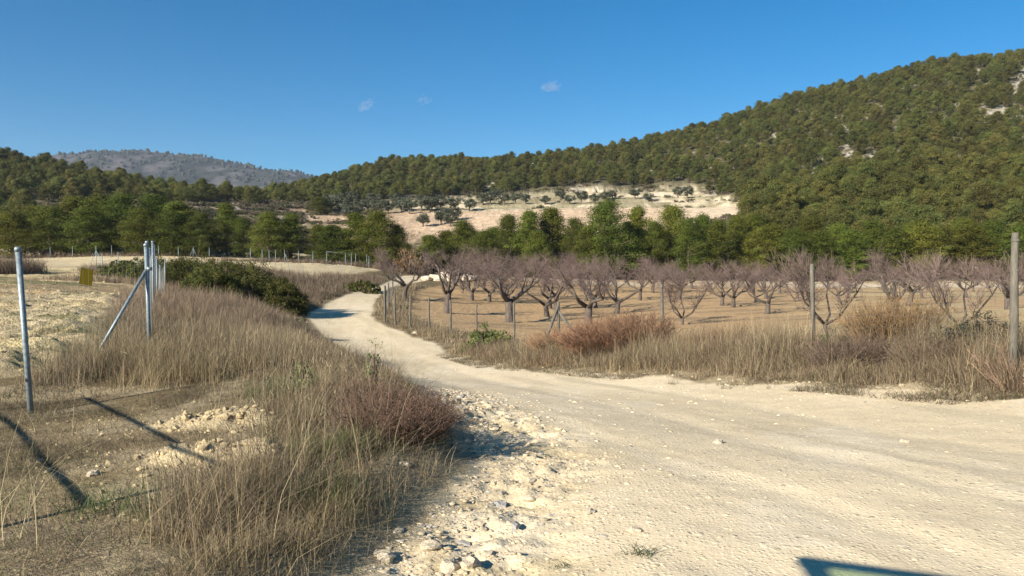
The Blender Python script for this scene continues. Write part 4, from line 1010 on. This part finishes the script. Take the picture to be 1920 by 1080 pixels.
def fence(name, label, posts, ht, r, mat, mesh=None, braces=(), cap=False, rail=None, leanf=None, square=False, cat='fence'):
    root = empty(name, (0, 0, 0)); tag(root, label, cat); tops = []
    for i, (x, y) in enumerate(posts):
        z = h1(x, y); h_ = ht[i] if isinstance(ht, (list, tuple)) else ht
        ln = leanf[i] if leanf else (0, 0)
        b = MB()
        if square:
            rr_ = r[i] if isinstance(r, (list, tuple)) else r
            kz = np.array([0, .2, .4, .6, .8, .97, 1.0]); wv = R.uniform(0, 6)
            v, f = tube([(0, 0, -.3)]+[(ln[0]*q+.012*math.sin(wv+5*q), ln[1]*q+.012*math.cos(wv+4*q), h_*q) for q in kz], [rr_*1.1]+[rr_*(1.06-.14*q+.05*math.sin(wv*3+9*q)) for q in kz[:-1]]+[rr_*.78], 9); b.add(v, f)
            for q in (.15, .45, .75, .95):
                v, f = tube([(ln[0]*q, ln[1]*q, h_*q-.012), (ln[0]*q, ln[1]*q, h_*q+.012)], (rr_*1.16, rr_*1.16), 9, False); b.add(v, f)
        else:
            v, f = tube([(0, 0, -.3), (ln[0], ln[1], h_)], (r, r), 10); b.add(v, f)
        p = b.build('post', mat, root, True, (x, y, z))
        if cap:
            cb_ = MB(); v, f = tube([(ln[0], ln[1], h_-.035), (ln[0], ln[1], h_+.006), (ln[0], ln[1], h_+.018)], (r*1.22, r*1.22, r*.7), 10); cb_.add(v, f); cb_.build('cap', mat, p, True)
        tops.append((x, y, z))
    for (i, dx, dy, hf, rb) in braces:
        x, y, z = tops[i]; h_ = (ht[i] if isinstance(ht, (list, tuple)) else ht)*hf; ln = leanf[i] if leanf else (0, 0)
        b = MB(); v, f = tube([(x+dx, y+dy, h1(x+dx, y+dy)-.1), (x+ln[0]*hf, y+ln[1]*hf, z+h_)], (rb, rb), 8); b.add(v, f); br = b.build('brace', mat, root, True)
        if cap:
            b = MB(); v, f = tube([(x, y, z+h_-.03), (x, y, z+h_+.03)], (r*1.5, r*1.5), 10); b.add(v, f); b.build('clamp', mat, br, True)
    if rail:
        b = MB(); v, f = tube([(tops[i][0], tops[i][1], tops[i][2]+(ht if not isinstance(ht, (list, tuple)) else ht[i])*.97) for i in rail], .02, 6); b.add(v, f); b.build('rail', mat, root, True)
    if mesh:
        b = MB()
        for i in range(len(posts)-1): wire_mesh(b, tops[i], tops[i+1], mesh[0], mesh[1], mesh[2], mesh[3])
        b.build('wire_mesh', M_wire, root)
    return root, tops
lp = [(at(57, 8.75), 8.75), (-5.92, 13.0), (-6.75, 14.9), (-8.0, 17.6), (-9.6, 21.3), (-11.4, 25.4), (-13.6, 30.5), (-15.9, 36), (-19.6, 45), (at(258, 59), 59), (at(222, 60), 60), (at(192, 62), 62), (at(181, 63), 63)]
lh = [1.82, 1.80, 1.8, 1.75, 1.75, 1.75, 1.75, 1.75, 1.8, 1.65, 1.75, 1.6, 2.2]
ln = [(-.13, 0)]+[(-.05, 0), (-.07, 0)]+[(0, 0)]*10
fence('wire_fence', 'galvanised wire fence of round steel posts along the left field', lp, lh, .031, M_steel, (1.55, 9, .18, .0011), ((1, -.55, -.9, .78, .026), (12, -.9, 0, .85, .02), (12, .9, 0, .85, .02)), True, None, ln)
# sign hung on the wire between the first two posts
sx_, sy_ = -5.42+(-.5)*.62, 9.05+3.95*.62
sy_ -= .06; sx_ = at(162, sy_)
sg = empty('sign', (sx_, sy_, CAMZ-(519-500)/F*sy_), -.1); tag(sg, 'small blank olive yellow plate tied tilted to the left wire fence', 'sign')
sb = MB(); hw_, hh_ = 12.5/F*sy_, 15.5/F*sy_; v, f = box(-hw_, hw_, -.002, .002, -hh_, hh_); sb.add(v, f); pl = sb.build('plate', M_sign, sg); pl.rotation_euler = (0, math.radians(8), 0)
for s_ in (-1, 1):
    b = MB(); v, f = tube([(s_*hw_*.75, -.004, hh_*.85), (s_*hw_*.8, -.012, hh_*1.0), (s_*hw_*.8, .02, hh_*1.08)], .003, 5); b.add(v, f); t_ = b.build('tie_wire', M_wire, pl)
rp = [(8.6, 10.1), (6.77, 10.75), (5.9, 15.6), (4.02, 21), (1.62, 28), (.08, 31.6), (-1.6, 36), (-3.0, 39), (-4.25, 41), (-5.45, 42.6), (-6.5, 44.3), (-7.3, 45.6), (-7.75, 48.5), (-8.4, 54), (-9.3, 62), (-10.2, 73)]
rh = [2.0, 2.02, 1.82, 1.72, 1.65, 1.72, 1.6, 1.7, 1.75, 1.75, 1.75, 1.8, 1.9, 1.8, 1.7, 1.6]
rr2 = [.05, .052, .045, .042, .05, .045, .042, .055, .05, .05, .055, .06, .075, .06, .055, .055]
rln = [(0, 0), (0.02, 0), (-.02, 0), (-.09, 0), (.02, 0), (0, 0), (0, 0), (-.03, 0), (-.04, 0), (0, 0), (-.05, 0), (0, 0), (.02, 0), (.03, 0), (0, 0), (0, 0)]
fence('post_fence', 'old wooden post fence with thin wire around the almond orchard', rp, rh, rr2, M_wood, (1.35, 7, .30, .0017), ((4, -.62, -.3, .93, .055), (4, .95, -.2, .8, .05)), False, None, rln, True)
fp = [(at(px, y), y) for px, y in ((534, 96), (560, 95), (587, 95), (613, 96), (648, 97), (659, 99), (667, 101), (674, 104), (688, 100), (692, 97))]
fence('far_fence', 'far steel fence with a top rail behind the small pale field', fp, 1.65, .028, M_steel, None, ((0, .5, 0, .8, .02),), False, (3, 4, 5, 6, 7))
fp = [(at(px, y), y) for px, y in ((528, 71), (541, 72), (557, 73), (569, 74), (581, 75), (600, 77), (622, 80), (641, 84), (659, 90))]
fence('thin_fence', 'thin fence of short stakes on the near side of the small pale field', fp, 1.15, .02, M_steel, (1.0, 4, .5, .002))
fp = [(at(px, y), y) for px, y in ((51, 112), (95, 110), (137, 108), (210, 108), (298, 104), (335, 102), (363, 101), (393, 100), (470, 98), (492, 96), (505, 94), (517, 92))]
fence('upper_fence', 'far line of steel posts along the pines beyond the left field', fp, 1.7, .03, M_steel, None, ((6, -.7, 0, .9, .02), (6, .7, 0, .9, .02)))
# steel gate standing open left of the view, whose shadow lies on the clearing
sh = Vector((-SUN_AZ[0], -SUN_AZ[1], 0))*(1/math.tan(SUN_EL))
T1 = Vector((-5.18, 9.55, 0)); T2 = Vector((-1.72, 5.72, 0)); gh = 1.5
B1 = T1-sh*gh; B2 = T2-sh*gh
gt = empty('gate', (0, 0, 0)); tag(gt, 'open steel tube gate beside the left field', 'gate')
z1 = h1(B1.x, B1.y); z2 = h1(B2.x, B2.y)
b = MB()
for (Bq, zq) in ((B1, z1), (B2, z2)):
    v, f = tube([(Bq.x, Bq.y, zq-.05), (Bq.x, Bq.y, zq+gh)], .032, 10); b.add(v, f)
for k in (.18, 1.02, 1.5):
    v, f = tube([(B1.x, B1.y, z1+k), (B2.x, B2.y, z2+k)], .018, 10); b.add(v, f)
b.build('frame', M_steel, gt, True)
b = MB(); wire_mesh(b, (B1.x, B1.y, z1), (B2.x, B2.y, z2), 1.5, 8, .2, .0015); b.build('wire_mesh', M_wire, gt)

# ------------------------------------------------------------------ clouds
m = bpy.data.materials.new('cloud_vapour'); m.use_nodes = True; nt = m.node_tree; nt.nodes.remove(nt.nodes['Principled BSDF'])
pv = N(nt, 'ShaderNodeVolumePrincipled', Density=.0034, Anisotropy=.2); pv.inputs['Color'].default_value = (1, .93, .93, 1)
nt.links.new(pv.outputs[0], nt.nodes['Material Output'].inputs['Volume'])
def cloud(px, py, wpx, hpx, tilt, lb, seed, k=26):
    D = 5200.; g = np.random.default_rng(seed); b = MB(); vb, fb = ICO2
    for i in range(k):
        t = g.uniform(-1, 1); r = (1-abs(t)*.6)*hpx/F*D*g.uniform(.14, .42)
        c = np.array([t*wpx/F*D*.42, g.uniform(-40, 40), t*tilt*wpx/F*D*.42+g.normal(0, .22)*hpx/F*D])
        b.add(vb*r*np.array([1.3, 1.2, .8])*g.uniform(.9, 1.1, (len(vb), 1))+c, fb)
    o = b.build('cloud', m, None, True, (at(px, D), D, CAMZ+(500-py)/F*D)); tag(o, lb, 'cloud')
cloud(688, 200, 40, 18, .45, 'small pinkish cloud lowest and leftmost in the blue sky', 1)
cloud(798, 189, 32, 15, -.1, 'faintest tiny cloud between the two others', 2, 22)
cloud(1032, 167, 46, 24, .1, 'small whitish cloud highest and rightmost in the sky', 3)

# ------------------------------------------------------------------ the visitors' van behind the viewpoint, tailgate up
def van():
    ex = Vector((.92, -.39, 0)).normalized(); ey = Vector((.39, .92, 0)).normalized()      # across, and towards the tail
    C1 = Vector((-1.56, 1.19, 2.05)); Hn = C1-ey*.95+Vector((0, 0, .2)); Wd = 1.5
    root = empty('van', (0, 0, 0)); tag(root, 'parked van with its glazed tailgate raised', 'van')
    M_body = flat_mat('van_paint', (.55, .56, .57), .35, .0, .5, .03); M_dark = flat_mat('van_trim', (.03, .03, .032), .6)
    mg = bpy.data.materials.new('tinted_glass'); mg.use_nodes = True; nt = mg.node_tree; nt.nodes.remove(nt.nodes['Principled BSDF'])
    tr = N(nt, 'ShaderNodeBsdfTransparent'); tr.inputs[0].default_value = (.72, .84, .68, 1); gl = N(nt, 'ShaderNodeBsdfGlossy'); gl.inputs['Roughness'].default_value = .05
    mx = N(nt, 'ShaderNodeMixShader'); mx.inputs[0].default_value = .07; nt.links.new(tr.outputs[0], mx.inputs[1]); nt.links.new(gl.outputs[0], mx.inputs[2]); nt.links.new(mx.outputs[0], nt.nodes['Material Output'].inputs['Surface'])
    def Q(o, a, b_, c): return o+ex*a+ey*b_+Vector((0, 0, c))
    def slab(b, o, u, v, w_):       # box from corner o along three vectors
        p = [o, o+u, o+u+v, o+v, o+w_, o+u+w_, o+u+v+w_, o+v+w_]
        b.add([tuple(q) for q in p], np.array([(0,3,2,1),(4,5,6,7),(0,1,5,4),(1,2,6,5),(2,3,7,6),(3,0,4,7)]))
    down = C1-(Hn); nn = Vector((0, 0, .04))
    b = MB(); f = .09
    slab(b, C1, ex*Wd, -down.normalized()*f, nn); slab(b, Hn, ex*Wd, down.normalized()*.2, nn)
    slab(b, Hn+down.normalized()*.2, ex*f, down.normalized()*(down.length-.2-f), nn); slab(b, Hn+ex*(Wd-f)+down.normalized()*.2, ex*f, down.normalized()*(down.length-.2-f), nn)
    tg = b.build('tailgate', M_body, root); b = MB(); slab(b, Hn+ex*f+down.normalized()*.2+Vector((0, 0, .015)), ex*(Wd-2*f), down.normalized()*(down.length-.2-f), Vector((0, 0, .006))); b.build('window', mg, tg)
    G0 = Vector((Hn.x, Hn.y, 0))-ex*.12; W2 = Wd+.24; L = 4.4
    prof = [(0, .35), (0, 1.0), (.02, 2.2), (.3, 2.28), (2.9, 2.26), (3.45, 1.35), (4.3, 1.05), (4.42, .6), (4.4, .35)]
    b = MB(); n_ = len(prof); v = []
    for a in (0, W2):
        for (l, z) in prof: v.append(tuple(Q(G0, a+(.09 if a == 0 else -.09)*(z > 1.2), -l-.03, z)))
    fs = [np.array([[i, (i+1) % n_, n_+(i+1) % n_, n_+i]]) for i in range(1, n_)]+[np.arange(n_)[None, ::-1], (np.arange(n_)+n_)[None]]
    b.add(v, fs); b.build('body', M_body, root)
    for a in (-.012, W2-.1+.012):
        for (l0, l1) in ((.5, 1.5), (1.65, 2.6)):
            b = MB(); s_ = .09 if a < 0 else 0.0; slab(b, Q(G0, a+.07, -l0, 1.3), -ey*(l1-l0), ex*.05, Vector((0, 0, .6))); b.build('window', M_dark, root)
    for a in (.02, W2-.22):
        for l in (.75, 3.6):
            b = MB(); c0 = Q(G0, a, -l, .33); v, f_ = tube([tuple(c0), tuple(c0+ex*.2)], (.33, .33), 18); b.add(v, f_); wh = b.build('wheel', M_dark, root)
            b = MB(); v, f_ = tube([tuple(c0-ex*.01), tuple(c0+ex*.21)], (.2, .2), 14); b.add(v, f_); b.build('rim', M_steel, wh)
    for a in (.05, W2-.3):
        b = MB(); slab(b, Q(G0, a, -4.46, .72), ex*.25, ey*.1, Vector((0, 0, .16))); b.build('headlight', M_steel, root)
van()

# ------------------------------------------------------------------ air
mh = bpy.data.materials.new('haze_air'); mh.use_nodes = True; nt = mh.node_tree; nt.nodes.remove(nt.nodes['Principled BSDF'])
pv = N(nt, 'ShaderNodeVolumePrincipled', Density=.00009, Anisotropy=.1); pv.inputs['Color'].default_value = (.68, .80, 1, 1)
nt.links.new(pv.outputs[0], nt.nodes['Material Output'].inputs['Volume'])
b = MB(); v, f = box(-2600, 2600, -120, 2600, -9, 400); b.add(v, f); tag(b.build('haze', mh), kind='stuff')
